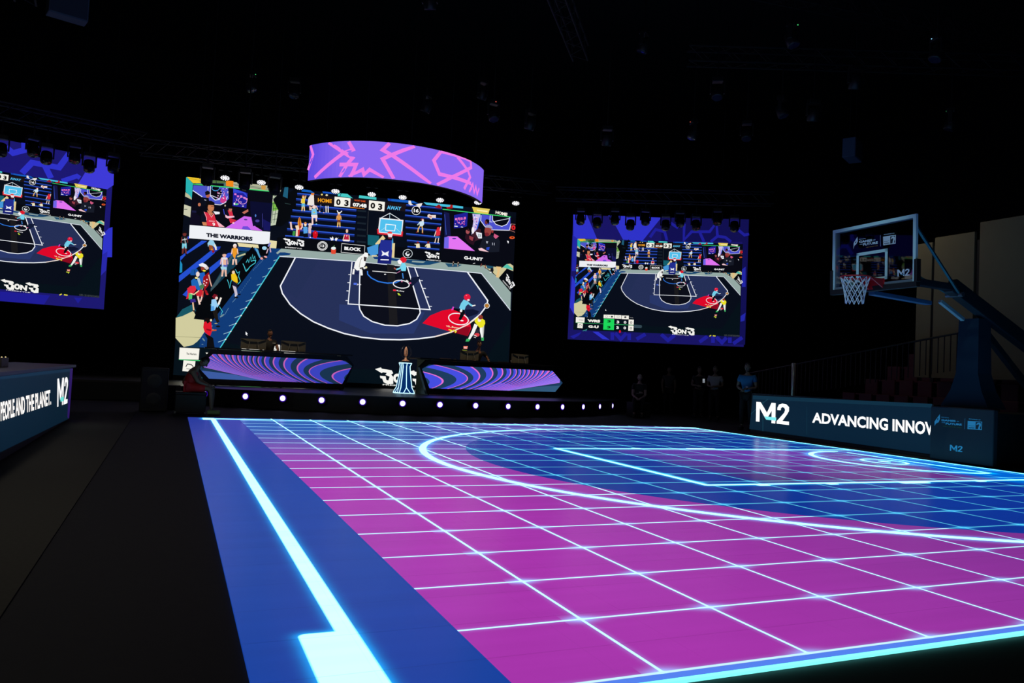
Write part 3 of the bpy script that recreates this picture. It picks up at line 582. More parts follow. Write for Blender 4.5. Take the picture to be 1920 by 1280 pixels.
# spectators
def av(cx, y0, y1, hair, skin, top, bot, shoe=(230, 230, 230), w=None, arms=0, lean=0.):
    h = y1 - y0; w = w or h * .26; s = lambda t: cx + lean * (1 - t) * h
    P.poly(skin, [(s(.55) - w * .42, y0 + h * .6), (s(.55) + w * .42, y0 + h * .6), (cx + w * .5, y1 - h * .03), (cx + w * .2, y1 - h * .03), (cx, y0 + h * .68), (cx - w * .2, y1 - h * .03), (cx - w * .5, y1 - h * .03)])
    P.poly(bot, [(s(.5) - w * .46, y0 + h * .48), (s(.5) + w * .46, y0 + h * .48), (cx + w * .5, y0 + h * .74), (cx + w * .14, y0 + h * .74), (cx, y0 + h * .62), (cx - w * .14, y0 + h * .74), (cx - w * .5, y0 + h * .74)])
    if arms == 1:
        P.line(skin, w * .24, [(s(.25) + w * .45, y0 + h * .24), (s(.1) + w * .75, y0 + h * .02)]); P.line(skin, w * .24, [(s(.25) - w * .5, y0 + h * .24), (s(.45) - w * .6, y0 + h * .5)])
    elif arms == 2:
        P.line(skin, w * .26, [(s(.25) + w * .45, y0 + h * .24), (s(.2) + w * .8, y0 + h * .1)]); P.line(skin, w * .26, [(s(.25) - w * .45, y0 + h * .24), (s(.2) - w * .8, y0 + h * .1)])
    else:
        P.line(skin, w * .24, [(s(.25) + w * .5, y0 + h * .24), (s(.45) + w * .68, y0 + h * .5)]); P.line(skin, w * .24, [(s(.25) - w * .5, y0 + h * .24), (s(.45) - w * .68, y0 + h * .5)])
    P.poly(top, [(s(.2) - w * .5, y0 + h * .21), (s(.2) + w * .5, y0 + h * .21), (s(.5) + w * .42, y0 + h * .53), (s(.5) - w * .42, y0 + h * .53)])
    P.ell(skin, s(.1), y0 + h * .11, h * .085, h * .1, n=10); P.poly(hair, [(s(.1) - h * .095, y0 + h * .1), (s(.1) - h * .05, y0), (s(.1) + h * .05, y0), (s(.1) + h * .095, y0 + h * .09), (s(.1), y0 + h * .07)])
    for q in (-1, 1): P.ell(shoe, cx + q * w * .36, y1 - h * .015, w * .2, h * .025, n=8)
SK, SK2, SK3 = (238, 190, 160), (120, 65, 50), (200, 140, 105)
av(347.5, 433.5, 477, (18, 14, 14), (110, 45, 40), (20, 24, 30), (120, 200, 220), (15, 15, 20), 9); P.line((200, 205, 205), 1.5, [(343, 450), (352, 448)]); P.line((200, 210, 210), 1.2, [(348, 446), (350, 460)])
P.poly((150, 205, 230), [(391, 456), (396, 449), (402, 451), (409, 464), (407, 466), (400, 460), (392, 462)]); P.poly((150, 80, 40), [(393, 459), (400, 460), (404, 470), (395, 469)]); P.poly((235, 225, 215), [(403, 458), (406, 458), (409, 468), (406, 469)]); P.ell((150, 20, 30), 402, 471.5, 2.5, 2.2); P.ell((225, 150, 40), 399.5, 467.5, 1.6, 1.2)
av(442.5, 457, 496, (240, 235, 235), (240, 200, 180), (232, 150, 35), (25, 70, 100), (235, 180, 160), 9); P.poly((235, 150, 40), [(438, 470), (446, 472), (443, 486), (439, 480)])
av(423, 473, 518, (20, 15, 18), (230, 180, 160), (222, 218, 228), (150, 195, 225), (235, 200, 185), 10); P.poly((85, 95, 180), [(421, 490), (429, 486), (429, 500), (422, 500)]); P.poly((230, 180, 155), [(421, 486), (427, 487), (427, 497), (421, 496)]); P.poly((165, 215, 230), [(416, 500), (428, 502), (427, 505), (417, 504)])
P.poly((30, 100, 180), [(361, 526), (366, 522), (374, 526), (379, 542), (376, 548), (372, 542), (362, 535)]); P.poly((165, 190, 210), [(372, 522), (376, 520), (384, 540), (382, 545), (378, 540)]); P.poly((24, 84, 160), [(359, 512), (362, 505), (372, 504), (376, 512), (368, 516), (360, 516)]); P.ell((235, 215, 205), 373.5, 514, 3.5, 5); P.line((20, 40, 60), .8, [(367, 506), (368, 518)]); P.ell((240, 225, 140), 371, 521, 3, 1.8)
P.poly((30, 95, 190), [(377, 512), (386, 510), (388, 520), (382, 532), (377, 522)]); P.poly((150, 15, 25), [(384, 519), (394, 510), (396, 518), (394, 535), (386, 545), (383, 530)]); P.poly((235, 235, 240), [(375, 496), (382, 492.5), (389, 496), (394, 502), (390, 506), (383, 500), (377, 499)]); P.poly((150, 60, 45), [(379, 501), (386, 501), (385, 508), (380, 507)]); P.ell((215, 200, 195), 390.5, 502.5, 3.4, 3)
for a, b in ((386, 527), (390, 530), (388, 535), (391, 524), (385, 532)): P.ell((245, 205, 215), a, b, 1.5, 1.3, .5, 8)
P.ell((240, 225, 60), 385.5, 507.5, 3.2, 1.6); P.line((225, 170, 150), 2.2, [(394, 515), (397, 528), (400, 537)]); P.poly((160, 20, 28), [(386, 542), (391, 545), (393, 550), (389, 552)]); P.ell((210, 40, 45), 392, 551.5, 2.2, 1.4)
P.poly((70, 120, 80), [(376, 536), (384, 532), (386, 538), (380, 544)]); P.poly((200, 35, 50), [(370, 548), (381, 542), (385, 548), (383, 556), (376, 556), (371, 554)]); P.line((238, 205, 190), 3.4, [(374, 555), (376, 563), (378, 571)]); P.line((238, 205, 190), 2.6, [(383, 553), (381, 560), (379, 566)]); P.line((200, 70, 60), 2.4, [(384, 545), (383, 557)])
P.poly((222, 40, 62), [(354, 541), (360, 536), (369, 536), (371, 543), (367, 549), (362, 550), (356, 560), (352, 561), (355, 550)]); P.poly((80, 190, 110), [(357, 549), (364, 552), (363, 562), (357, 562)]); P.line((240, 205, 165), 2.2, [(360, 550), (367, 552), (376, 545)]); P.poly((55, 40, 130), [(359, 561), (369, 560), (371, 566), (361, 568)]); P.line((238, 190, 150), 2.6, [(365, 567), (366, 575), (367, 582)]); P.ell((60, 40, 30), 367, 583, 2.5, 1.5)
P.poly((235, 195, 30), [(436, 513), (443, 511), (448, 520), (449, 530), (444, 532), (437, 524)]); P.poly((190, 145, 20), [(440, 529), (448, 529), (447, 533), (441, 533)]); P.poly((18, 22, 50), [(438, 525), (448, 532), (449, 540), (441, 538)]); P.poly((200, 190, 205), [(439, 535), (446, 538), (449, 552), (445, 558), (443, 548)]); P.poly((25, 20, 18), [(434, 506), (440, 503), (445, 507), (440, 511), (436, 515)]); P.ell((240, 205, 170), 440.5, 510.5, 2.8, 3.2); P.ell((15, 15, 20), 446.5, 557.5, 4, 1.8); P.ell((15, 15, 20), 452, 552, 3, 1.4); P.line((220, 225, 230), 1.8, [(444.5, 553), (445, 556)])
P.poly((150, 205, 245), [(400, 562), (408, 560), (411, 570), (406, 583), (399, 583)]); P.poly((85, 160, 225), [(399, 574), (405, 574), (406, 583), (399, 583)]); P.line((150, 205, 240), 3.4, [(405, 565), (411, 574), (415, 568)]); P.line((245, 235, 225), 3.4, [(413, 571), (418, 558)]); P.poly((120, 20, 35), [(401, 556), (405, 551), (411, 553), (411, 559), (406, 561)]); P.ell((235, 205, 195), 409.5, 559, 2.6, 3); P.poly((28, 24, 20), [(402, 583), (411, 580), (413, 598), (416, 603), (411, 606), (406, 596)]); P.ell((20, 18, 16), 413, 612, 4, 1.8); P.ell((180, 170, 110), 409, 606.5, 3, 1)
P.poly((218, 22, 42), [(386, 605), (392, 601), (400, 605), (402, 620), (398, 631), (388, 623), (385, 614)]); P.poly((140, 10, 28), [(391, 616), (400, 618), (399, 621), (391, 619)]); P.line((200, 85, 50), 2.6, [(401, 620), (410, 619)]); P.poly((20, 12, 12), [(387, 597), (395, 596), (398, 603), (393, 607)]); P.ell((225, 210, 170), 399.5, 600.5, 2.2, 2.4); P.poly((12, 12, 16), [(387, 625), (398, 630), (404, 634), (407, 652), (392, 652), (393, 635)])
P.poly((30, 30, 35), [(492, 480), (502, 481), (500, 487), (493, 484)]); P.ell((230, 160, 155), 493, 484.5, 2.7, 2.2, .5); P.ell((235, 165, 160), 500.5, 481.5, 3.2, 1.6, .4); P.line((210, 175, 190), 2, [(505, 466), (502, 475)]); P.line((210, 175, 190), 2, [(508, 463), (510, 473)]); P.line((130, 130, 210), 3, [(505, 462), (509, 455)])
P.ell((225, 240, 250), 365, 0, .1, .1)
av(569.5, 366, 395.5, (190, 110, 60), (240, 200, 140), (235, 205, 60), (90, 180, 220), (225, 200, 150), 6.5, 1)
P.poly((232, 225, 220), [(579, 371), (584, 364), (589, 366), (590, 384), (584, 386), (577, 384)]); P.poly((225, 130, 60), [(584, 362), (590, 362), (589, 366), (584, 366)]); P.line((220, 190, 180), 3.6, [(582, 385), (583, 394)]); P.poly((60, 20, 20), [(580, 385), (588, 386), (587, 388), (581, 387)])
P.line((225, 215, 195), 1.8, [(602, 384), (600, 398)]); P.line((30, 50, 120), 2.2, [(601, 384), (601, 396)]); P.line((30, 50, 120), 2.2, [(608, 386), (608, 397)]); P.ell((225, 180, 180), 600.5, 397, 1.4, 1); P.ell((225, 180, 180), 608, 398.5, 1.4, 1)
P.line((235, 228, 222), 1.8, [(612, 386), (612.5, 398.5)]); P.line((235, 228, 222), 1.8, [(616, 386), (616.5, 398.5)]); P.ell((230, 210, 120), 604, 365, 2, 1.6); P.ell((240, 225, 180), 613, 366, 2.3, 1.6)
P.poly((120, 195, 230), [(585, 392), (594, 391), (596, 402), (585, 403)]); P.ell((200, 180, 70), 590, 398, 1.8, 1.4); P.poly((238, 222, 222), [(584.5, 403), (596, 402.5), (596.5, 408), (586, 409)]); P.line((240, 205, 195), 3, [(587, 408), (587.5, 421)]); P.line((240, 205, 195), 2.6, [(594, 408), (594.5, 415)]); P.ell((240, 210, 200), 590, 388, 3.4, 3.6); P.line((238, 200, 190), 1.8, [(594, 386), (596.5, 393)]); P.line((238, 200, 190), 1.6, [(586, 388), (583.5, 394)]); P.ell((130, 215, 225), 594.5, 420, 1.6, .9); P.ell((235, 235, 235), 586.5, 421, 1.5, .9)
av(636.5, 398, 425.5, (235, 235, 240), (225, 165, 110), (220, 150, 70), (110, 50, 40), (240, 215, 190), 6.5); P.line((240, 240, 245), 1.6, [(633, 394.5), (634.5, 398), (638.5, 399), (642, 395.5)]); P.line((225, 190, 90), 1.6, [(634.3, 417), (634.3, 424)]); P.line((225, 190, 90), 1.6, [(638.6, 417), (638.8, 424)])
P.poly((188, 25, 60), [(647.5, 439), (655.5, 440), (656.5, 449.5), (647, 449)]); P.ell((228, 190, 165), 652, 433, 2.3, 3.6); P.line((232, 205, 190), 1.6, [(647.5, 440), (644.5, 451)]); P.line((232, 205, 190), 1.6, [(656, 441), (657, 452)]); P.poly((242, 235, 235), [(646, 449), (656.5, 449.5), (656.5, 452.5), (645, 452)]); P.text((240, 225, 230), 'T', [(650, 441), (653.5, 441.3), (653, 444), (650, 443.6)], .03)
P.poly((225, 140, 40), [(561, 410), (562.6, 407), (564.4, 409), (567, 420), (565, 430), (560.5, 428), (559.5, 417)]); P.line((160, 40, 30), .9, [(562.8, 409), (563.2, 428)]); P.poly((170, 35, 30), [(564, 424), (568, 420), (567, 432), (563, 430)])
P.line((240, 205, 195), 3, [(546.5, 416), (548, 429), (551, 430)]); P.poly((240, 215, 190), [(555, 423), (561, 422), (563, 430), (561, 443), (556, 443), (557, 430)]); P.poly((60, 150, 70), [(551, 433), (556, 433), (554, 443), (550, 441)]); P.poly((200, 50, 45), [(560, 431), (564, 430), (563, 441), (560, 443)]); P.line((238, 200, 190), 2.6, [(565, 430), (568, 426), (568, 419)])
P.poly((85, 160, 225), [(570, 425), (578, 425), (578.5, 437), (571, 438)]); P.ell((240, 225, 200), 574, 420.5, 2.4, 4); P.poly((235, 130, 40), [(571.5, 417), (576.5, 417.4), (576, 420), (572, 419.5)]); P.poly((10, 12, 20), [(571, 438), (578, 437), (579, 445), (571, 445)])
P.poly((120, 110, 190), [(579, 427), (585, 426), (585.5, 437), (580, 437)]); P.poly((215, 185, 185), [(580, 424), (584, 424), (585, 440), (580, 444)]); P.ell((225, 200, 190), 582, 421, 2.4, 3); P.poly((75, 75, 160), [(579, 437), (585, 438), (584, 446), (580, 445)]); P.ell((240, 240, 240), 583.5, 445, 1.5, 1); P.line((230, 205, 195), 1.5, [(585, 428), (584.5, 418)])
P.poly((205, 12, 28), [(588, 436), (592, 432), (597, 435), (597.5, 441), (595, 447), (589, 446)]); P.ell((240, 90, 90), 593, 436.5, 1.3, 1)
P.poly((238, 240, 245), [(620, 445), (624, 446), (625, 443), (627, 446), (627, 450), (623, 451)]); P.poly((238, 240, 245), [(630, 447), (632, 445), (634, 447), (636, 445), (634, 449), (632, 452), (630, 450)])
P.poly((130, 45, 55), [(789, 411), (792, 409), (795, 410), (795, 413), (790, 413)]); P.ell((240, 215, 205), 793.3, 413, 2, 2.4); P.poly((200, 225, 240), [(788, 415), (795, 414), (796, 420), (793, 424), (788, 424), (787, 418)]); P.line((200, 225, 240), 1.6, [(788, 416), (783.5, 422)]); P.line((225, 180, 110), 2.2, [(788, 424), (785, 429), (784.5, 435)]); P.line((225, 180, 110), 2.2, [(792, 424), (793, 429), (793, 436)]); P.ell((130, 20, 25), 782.6, 435, 1.6, .9); P.ell((130, 20, 25), 793.5, 437, 1.6, .9)
P.poly((222, 45, 62), [(818, 431), (824, 427), (827, 430), (826, 441), (819, 442)]); P.ell((210, 40, 50), 822.5, 428, 2.6, 2.8); P.line((240, 215, 205), 1.6, [(826, 432), (827, 425)]); P.line((240, 215, 205), 1.6, [(818.5, 433), (815.5, 443)]); P.poly((60, 110, 170), [(817, 442), (825, 442.6), (824, 446), (817, 445.5)]); P.line((235, 205, 190), 1.7, [(818.5, 446), (817, 453)]); P.line((235, 205, 190), 1.7, [(823.5, 446), (822.5, 453.5)]); P.ell((240, 240, 240), 816.6, 454, 1.5, .8); P.ell((240, 240, 240), 822.6, 454.4, 1.5, .8)
for a in (785, 804.5):
    P.poly((235, 225, 190), [(a - 3.4, 457), (a + 2.6, 456.5), (a + 3.8, 464.5), (a - 3.6, 464.5)]); P.ell((120, 30, 35), a - .3, 454.2, 2.2, 2.2); P.line((235, 225, 190), 1.5, [(a - 3, 458), (a - 6.4, 462 if a > 800 else 457.5)])
P.poly((235, 215, 205), [(802, 403), (805, 401), (808, 403), (817.5, 403), (817.5, 409), (811, 408), (809, 411), (805, 408), (802, 407)]); P.poly((200, 130, 110), [(805, 404), (810, 405), (809, 408), (805, 407)])
P.poly((230, 225, 225), [(766, 376), (770, 376), (772, 382), (775, 384), (770, 385), (766, 382)]); P.poly((235, 228, 222), [(779, 384), (784, 382), (792, 381), (790, 386), (786, 390), (783, 386)])
P.poly((150, 20, 25), [(815, 388), (823, 383), (828, 388), (826, 391), (816, 389)]); P.poly((170, 25, 28), [(836, 389), (843, 388), (844, 384), (848, 385), (848, 391), (838, 392)])
# players on the court picture
P.poly((242, 242, 240), [(683, 477), (687, 473), (692, 474.5), (692.5, 480), (690, 484), (688, 491), (687, 497), (680, 506), (672, 507), (666, 502), (668, 492), (674, 483)])
P.poly((60, 50, 48), [(684, 481), (690, 482), (688, 490), (684.5, 489)]); P.line((50, 42, 42), 2.6, [(677, 503), (684, 502)]); P.line((240, 240, 238), 3.4, [(684, 503), (690, 501)]); P.line((170, 168, 160), 1.4, [(676, 501), (678, 488), (681, 483)])
P.line((240, 240, 238), 3.6, [(666, 504), (665, 514)]); P.line((240, 240, 238), 3.8, [(680, 506), (681, 516)]); P.ell((230, 220, 170), 689, 501, 2, 2)
P.poly((20, 25, 70), [(668, 510), (676, 510), (675, 514), (668, 514)])
P.ell((222, 28, 45), 758, 487, 6.2, 5.4); P.poly((240, 240, 245), [(747, 489), (751, 486), (756, 491), (753, 496), (749, 494)])
P.poly((120, 215, 240), [(755, 492), (761, 493), (764, 500), (763, 508), (757, 511), (754, 506), (754, 500)]); P.line((120, 210, 235), 3, [(756, 497), (752, 503), (745, 505)]); P.line((170, 90, 80), 2.2, [(745, 505), (741, 502)]); P.poly((10, 12, 22), [(755, 508), (763, 508), (767, 514), (773, 526), (770, 530), (762, 520), (756, 514)]); P.poly((10, 12, 22), [(755, 507), (750, 511), (746, 513), (749, 516), (757, 514)]); P.line((60, 130, 210), 2, [(757, 512), (758.5, 522)]); P.line((205, 120, 170), .9, [(746, 512), (754, 507)]); P.ell((225, 225, 220), 766, 526.5, 3, 1.4, .6); P.ell((205, 90, 140), 771.5, 530.5, 2.2, 1.6); P.ell((215, 120, 160), 756, 527.5, 1.6, 1.2)
P.ell((225, 25, 60), 878.5, 556.5, 6.3, 6); P.ell((250, 120, 140), 877, 553.5, 1.6, 1, n=8); P.ell((240, 215, 220), 881, 562, 2.4, 2)
P.poly((115, 205, 232), [(872, 561), (880, 564), (882, 568), (876, 574), (874, 581), (867, 581), (864, 576), (867, 568)]); P.line((115, 205, 232), 3.2, [(879, 566), (885, 571), (889, 573)]); P.line((240, 235, 230), 2, [(888, 573), (894, 571.5)])
P.poly((12, 10, 16), [(866, 580), (874, 580), (875, 586), (871, 594), (867, 600), (863, 598), (866, 589)]); P.poly((12, 10, 16), [(866, 580), (860, 578), (853, 577), (854, 580.5), (865, 585)]); P.poly((210, 70, 200), [(849, 581), (852, 574), (854.5, 575), (852.5, 580.5)]); P.ell((240, 240, 240), 867.5, 582, 2.4, 2.6); P.ell((240, 240, 240), 869.5, 600.5, 3, 1.2, .1)
P.poly((240, 240, 240), [(893, 606), (899, 609), (893, 624), (885, 636), (881.5, 635), (888, 620)]); P.poly((190, 190, 185), [(906, 609), (911.5, 609), (911, 622), (910, 634), (906.5, 634), (904, 618)]); P.poly((242, 242, 240), [(903, 609), (908, 609), (908.5, 622), (909, 632), (906.5, 632), (903.5, 620)])
P.poly((236, 226, 40), [(895, 597), (899, 594), (908, 597), (912, 600), (913, 606), (909, 613), (903, 614), (896, 606), (893, 602)]); P.ell((240, 225, 215), 902, 599, 3.2, 4); P.ell((135, 52, 42), 904, 594, 4.4, 4.3); P.poly((60, 180, 100), [(880, 634), (886, 636), (883, 639.5), (877, 639.5), (878, 636)]); P.poly((60, 180, 100), [(906, 632), (911, 632), (911, 638), (907, 638)]); P.line((60, 130, 70), .8, [(909, 633), (908, 637)])
P.poly((40, 42, 55), [(895, 617), (902, 617), (903, 625), (896, 626)]); P.ell((215, 60, 70), 898, 627, 5, 3.4); P.line((235, 235, 235), 1.1, [(891.5, 627), (898, 630)]); P.line((235, 235, 235), .8, [(892, 631), (896, 632.5)])
P.poly((235, 130, 110), [(874, 648), (882, 648), (881, 653.5), (874, 653)]); P.line((225, 225, 235), 1.2, [(875, 651), (880, 651.4)]); P.line((205, 225, 60), 2.2, [(872, 656), (879, 657), (877, 660)])
P.poly((240, 242, 245), [(465, 621.5), (469, 626), (467.6, 626.6), (468.6, 629), (467.4, 629.4), (466.4, 627.2), (465, 628)])
P.line((225, 230, 232), 1, [(388, 652.5), (391, 651.5)])
# score strip at the foot of the picture (read off the smaller right-hand screen, whose foot is unobstructed)
H_R2UV = hom([(1083, 447), (1392, 458), (1385, 630), (1078, 617)], [(0, 0), (1, 0), (1, 1), (0, 1)])
H_UV2M = hom([(0, 0), (1, 0), (1, 1), (0, 1)], [(349, 332), (967, 398), (958, 729), (329, 704)])
H_R2M = H_UV2M @ H_R2UV
def rz(x, y): return hap(H_R2M, (1060 + x * .09375, 570 + y * .09375))      # zoomed crop of the right screen
def Q(*pts): return [rz(*p) for p in pts]
P.poly(WH, [(341, 652), (378.5, 654), (377, 675), (340, 674)]); P.poly(WH, [(348.5, 676), (371, 677.5), (369, 698), (346.5, 696.5)])
P.text((60, 60, 60), 'The Warriors', [(354, 661.5), (373, 662.5), (373, 666.5), (354, 665.5)], .03); P.line((40, 42, 45), 1.6, [(353, 688), (356, 683), (363, 684), (367, 688)]); P.line((90, 90, 92), 1.1, [(354, 692), (364, 693)])
P.line((60, 200, 110), 1.3, [(340, 674.8), rz(1380, 412)])
P.text(WH, 'WRS', Q((470, 295), (725, 305), (722, 362), (480, 350)), .07); P.text(WH, 'G-U', Q((490, 412), (695, 420), (692, 475), (490, 462)), .07)
P.poly((28, 215, 90), Q((795, 285), (1003, 292), (997, 508), (785, 500)))
P.poly(WH, Q((792, 205), (1004, 210), (1002, 282), (790, 275))); P.poly(WH, Q((1012, 212), (1142, 216), (1142, 288), (1010, 282))); P.poly(WH, Q((1152, 220), (1290, 224), (1288, 296), (1150, 292)))
P.ell((60, 60, 62), *rz(955, 245), 4.6, 3.6); P.ring((90, 90, 92), .9, *rz(848, 242), 5, 3.4); P.line((60, 60, 60), 1, Q((895, 243), (915, 243))); P.ell((60, 60, 62), *rz(1220, 255), 4.6, 3.6); P.ring((90, 90, 92), .9, *rz(1078, 248), 5, 3.4)
P.text((12, 60, 25), '3', Q((865, 312), (935, 315), (932, 362), (862, 360)), .05); P.text((12, 60, 25), '3', Q((862, 428), (932, 430), (930, 478), (860, 476)), .05)
for t, X_, Y_ in (('3', 1050, 322), ('0', 1192, 328), ('3', 1045, 432), ('0', 1188, 438)): P.text((240, 240, 240), t, Q((X_, Y_), (X_ + 50, Y_ + 2), (X_ + 50, Y_ + 56), (X_, Y_ + 54)), .05)
P.poly(WH, Q((1288, 300), (1390, 304), (1386, 404), (1286, 400))); P.poly(WH, Q((1284, 416), (1386, 420), (1384, 524), (1280, 520)))
P.text((30, 30, 32), '0', Q((1318, 334), (1358, 336), (1356, 386), (1316, 384)), .01); P.text((30, 30, 32), '0', Q((1316, 446), (1356, 448), (1354, 498), (1314, 496)), .01)
P.text((150, 150, 150), 'TOTAL', Q((1305, 254), (1380, 258), (1380, 274), (1305, 270)), .03); P.poly((50, 70, 80), Q((1392, 402), (1540, 410), (1552, 440), (1538, 470), (1388, 466)))
P.ell((222, 12, 40), *rz(1118, 536), 4, 5.6); P.line((60, 160, 160), 2, Q((380, 525), (430, 510), (465, 488), (440, 530)))
# big logo at the foot
P.logo((243, 242, 236), [(709, 687.5), (806, 696), (804, 727), (710, 718)]); P.text((225, 225, 220), 'FREESTYLE', [(724, 719.5), (784, 723.5), (784, 726), (724, 722)], .03)
P.text((70, 74, 80), 'UID: 3518750324925', [hap(H_R2M, q) for q in ((1357, 625.5), (1385, 627), (1385, 630), (1357, 628.5))], .01)
P.line((225, 215, 60), 3, [hap(H_R2M, q) for q in ((1330, 629), (1333, 627))]); P.line((225, 215, 60), 3.4, [hap(H_R2M, q) for q in ((1336, 628), (1341, 628.5))])

# ------------------------------------------------------------------ screens: plane frames
class Plane:
    def __init__(s, p0, ang): s.p0 = np.array(p0, float); s.n = np.array([math.sin(ang), -math.cos(ang), 0.]); s.t = np.array([math.cos(ang), math.sin(ang), 0.])
    def px(s, u, v): return on_plane(u, v, s.p0, s.n)
    def ab(s, u, v): q = s.px(u, v) - s.p0; return (q @ s.t, q[2])
    def pt(s, a, z): return s.p0 + s.t * a + np.array([0, 0, z])
def panel_bm(pl, a0, a1, z0, z1, d0, d1, org):
    """box behind a screen face: a along the plane, d depth behind it"""
    bm = BM(); vs = []
    for d in (d0, d1):
        for a, z in ((a0, z0), (a1, z0), (a1, z1), (a0, z1)):
            q = pl.pt(a, z) - pl.n * d - np.array([0, 0, 0]) - org; vs.append(bm.verts.new(q))
    f = [(0, 1, 2, 3), (7, 6, 5, 4), (0, 4, 5, 1), (1, 5, 6, 2), (2, 6, 7, 3), (3, 7, 4, 0)]
    for q in f: bm.faces.new([vs[i] for i in q])
    return bm
def corner(u, v, z=7.13): return on_z(u, v, z)
MP = Plane(corner(349, 332), math.radians(-8.0))
WM = 11.34; ZT, ZB = 7.127, .603
H_M2UV = hom([(349, 332), (967, 398), (958, 729), (329, 704)], [(0, 0), (1, 0), (1, 1), (0, 1)])
def main_map(p):
    u, v = hap(H_M2UV, p); return MP.pt(u * WM, (ZT - 7.13) - v * (ZT - ZB))
STAGE_Z = .45
ms = thing('main_screen', 'largest video wall behind the stage showing a cartoon three-on-three basketball game', 'video screen', MP.pt(WM / 2, -7.13 + STAGE_Z) - MP.n * .0)
og = np.array(ms.location)
P.build('display', LED_BRIGHT, main_map, MP.n, ms, og)
obj('cabinet', panel_bm(MP, -.01, WM + .01, ZB - 7.13, ZT - 7.13 + .01, .012, .3, og), BLACK, ms)
obj('plinth', panel_bm(MP, 0, WM, STAGE_Z - 7.13, ZB - 7.13 - .002, .05, .3, og), BLACK, ms)
# side screens
SW, SH = 6.30, 4.59
def side_screen(pl, sgn, label, deco, crect):
    """pl origin at the top left corner of the cabinet"""
    root = thing('side_screen', label, 'video screen', pl.pt(SW / 2, -SH)); o = np.array(root.location)
    obj('cabinet', panel_bm(pl, -.02, SW + .02, -SH - .02, .02, .012, .22, o), BLACK, root)
    for f in (.15, .85):
        q0 = pl.pt(SW * f, 0) - pl.n * .12 - o; b = BM(); tube(b, [(q0[0], q0[1], q0[2]), (q0[0], q0[1], 14.45 - o[2])], .012, 5); obj('suspension_cable', b, BLACK, root)
    deco.build('border_picture', LED, lambda p: pl.pt(*p), pl.n, root, o)
    a0, a1, z0, z1 = crect
    def f(p):
        u, v = hap(H_M2UV, p); return pl.pt(a0 + (a1 - a0) * u, z1 - (z1 - z0) * v) + pl.n * .02
    P.build('game_picture', LED, f, pl.n, root, o, .001)
    return root
RP = Plane(corner(1075, 403), math.radians(-29.5))
LPc = corner(214, 301); LP = Plane(LPc, math.radians(15.25)); LP = Plane(LP.pt(-SW, 0), math.radians(15.25))
def quadmap(pl): return lambda *pts: [pl.ab(*p) for p in pts]
B1, B2, B3, B4 = (24, 20, 98), (46, 50, 200), (30, 30, 150), (34, 38, 165)
D = Pic(); q = quadmap(RP); z = lambda x, y: (1050 + x * .2109, 390 + y * .2109)
D.poly(B1, [(0, 0), (SW, 0), (SW, -SH), (0, -SH)])
D.poly((17, 15, 80), q(z(900, 85), z(1680, 100), z(1645, 1215), z(1400, 1200), z(1620, 700), z(1620, 300), z(900, 290)))
D.poly(B2, q(z(118, 58), z(240, 62), z(330, 275), z(150, 270), z(118, 300)))
D.poly(B2, q(z(430, 65), z(900, 85), z(735, 290), z(560, 280), z(480, 130)))
D.poly(B2, q(z(105, 600), z(140, 660), z(125, 950), z(88, 880)))
D.poly(B4, q(z(113, 240), z(160, 275), z(150, 560), z(105, 560)))
for a in ([z(980, 130), z(1040, 170), z(1080, 120)], [z(800, 260), z(850, 190), z(930, 210), z(950, 285)], [z(1105, 140), z(1100, 285), z(1170, 210), z(1240, 210), z(1280, 300)], [z(1240, 210), z(1330, 210), z(1390, 130), z(1400, 250), z(1340, 300)], [z(1400, 250), z(1470, 260), z(1520, 300)], [z(1580, 190), z(1640, 240), z(1680, 230)]):
    D.line(B3, .10, q(*a))
D.poly(B3, q(z(90, 1140), z(190, 1100), z(170, 1130), z(120, 1160))); D.poly(B2, q(z(290, 1098), z(340, 1100), z(440, 1170), z(380, 1165)))
for a in ([z(465, 1105), z(465, 1170)], [z(490, 1110), z(540, 1165), z(590, 1112)], [z(615, 1115), z(615, 1172)], [z(1360, 1140), z(1360, 1198)], [z(1390, 1145), z(1440, 1195), z(1480, 1150)], [z(1510, 1150), z(1510, 1200)], [z(900, 1122), z(960, 1175), z(1020, 1130)], [z(680, 1165), z(760, 1120)], [z(1240, 1190), z(1310, 1140)], [z(1540, 1205), z(1620, 1150)]):
    D.line(B3, .13, q(*a))
D.poly(B4, q(z(1600, 560), z(1650, 520), z(1650, 700), z(1620, 700))); D.poly(B4, q(z(1605, 960), z(1650, 930), z(1640, 1000), z(1605, 1010)))
side_screen(RP, 1, 'framed video screen right of the stage with the score table at its foot', D, (.19, 6.14, -4.235, -.885))
D = Pic(); q = quadmap(LP); z = lambda x, y: (x * .1875, 240 + y * .1875); z2 = lambda x, y: (x * .1875, 460 + y * .1875)
D.poly((28, 24, 112), [(0, 0), (SW, 0), (SW, -SH), (0, -SH)])
D.poly((62, 58, 215), q(z(960, 300), z(1142, 335), z(1135, 570), z(1060, 620), z(780, 560), z(860, 430), z(940, 420)))
D.line(B2, .16, q(z(60, 190), z(130, 250), z(245, 220), z(245, 150))); D.line(B2, .16, q(z(220, 450), z(320, 345), z(590, 395), z(690, 260))); D.line(B2, .16, q(z(450, 380), z(510, 500))); D.line(B2, .13, q(z(620, 530), z(770, 480), z(800, 500)))
D.poly(B2, q(z(1090, 1000), z(1125, 990), z(1120, 1290), z(1015, 1290), z(1030, 1060))); D.poly((40, 40, 170), q(z2(1010, 100), z2(1075, 60), z2(1060, 250), z2(1000, 310)))
D.poly((30, 28, 150), q(z2(0, 460), z2(500, 500), z2(440, 590), z2(0, 555))); D.poly(B3, q(z2(740, 520), z2(820, 525), z2(780, 580)))
side_screen(LP, -1, 'framed video screen left of the stage, cut off by the picture edge', D, (.19, 6.15, -4.25, -.92))

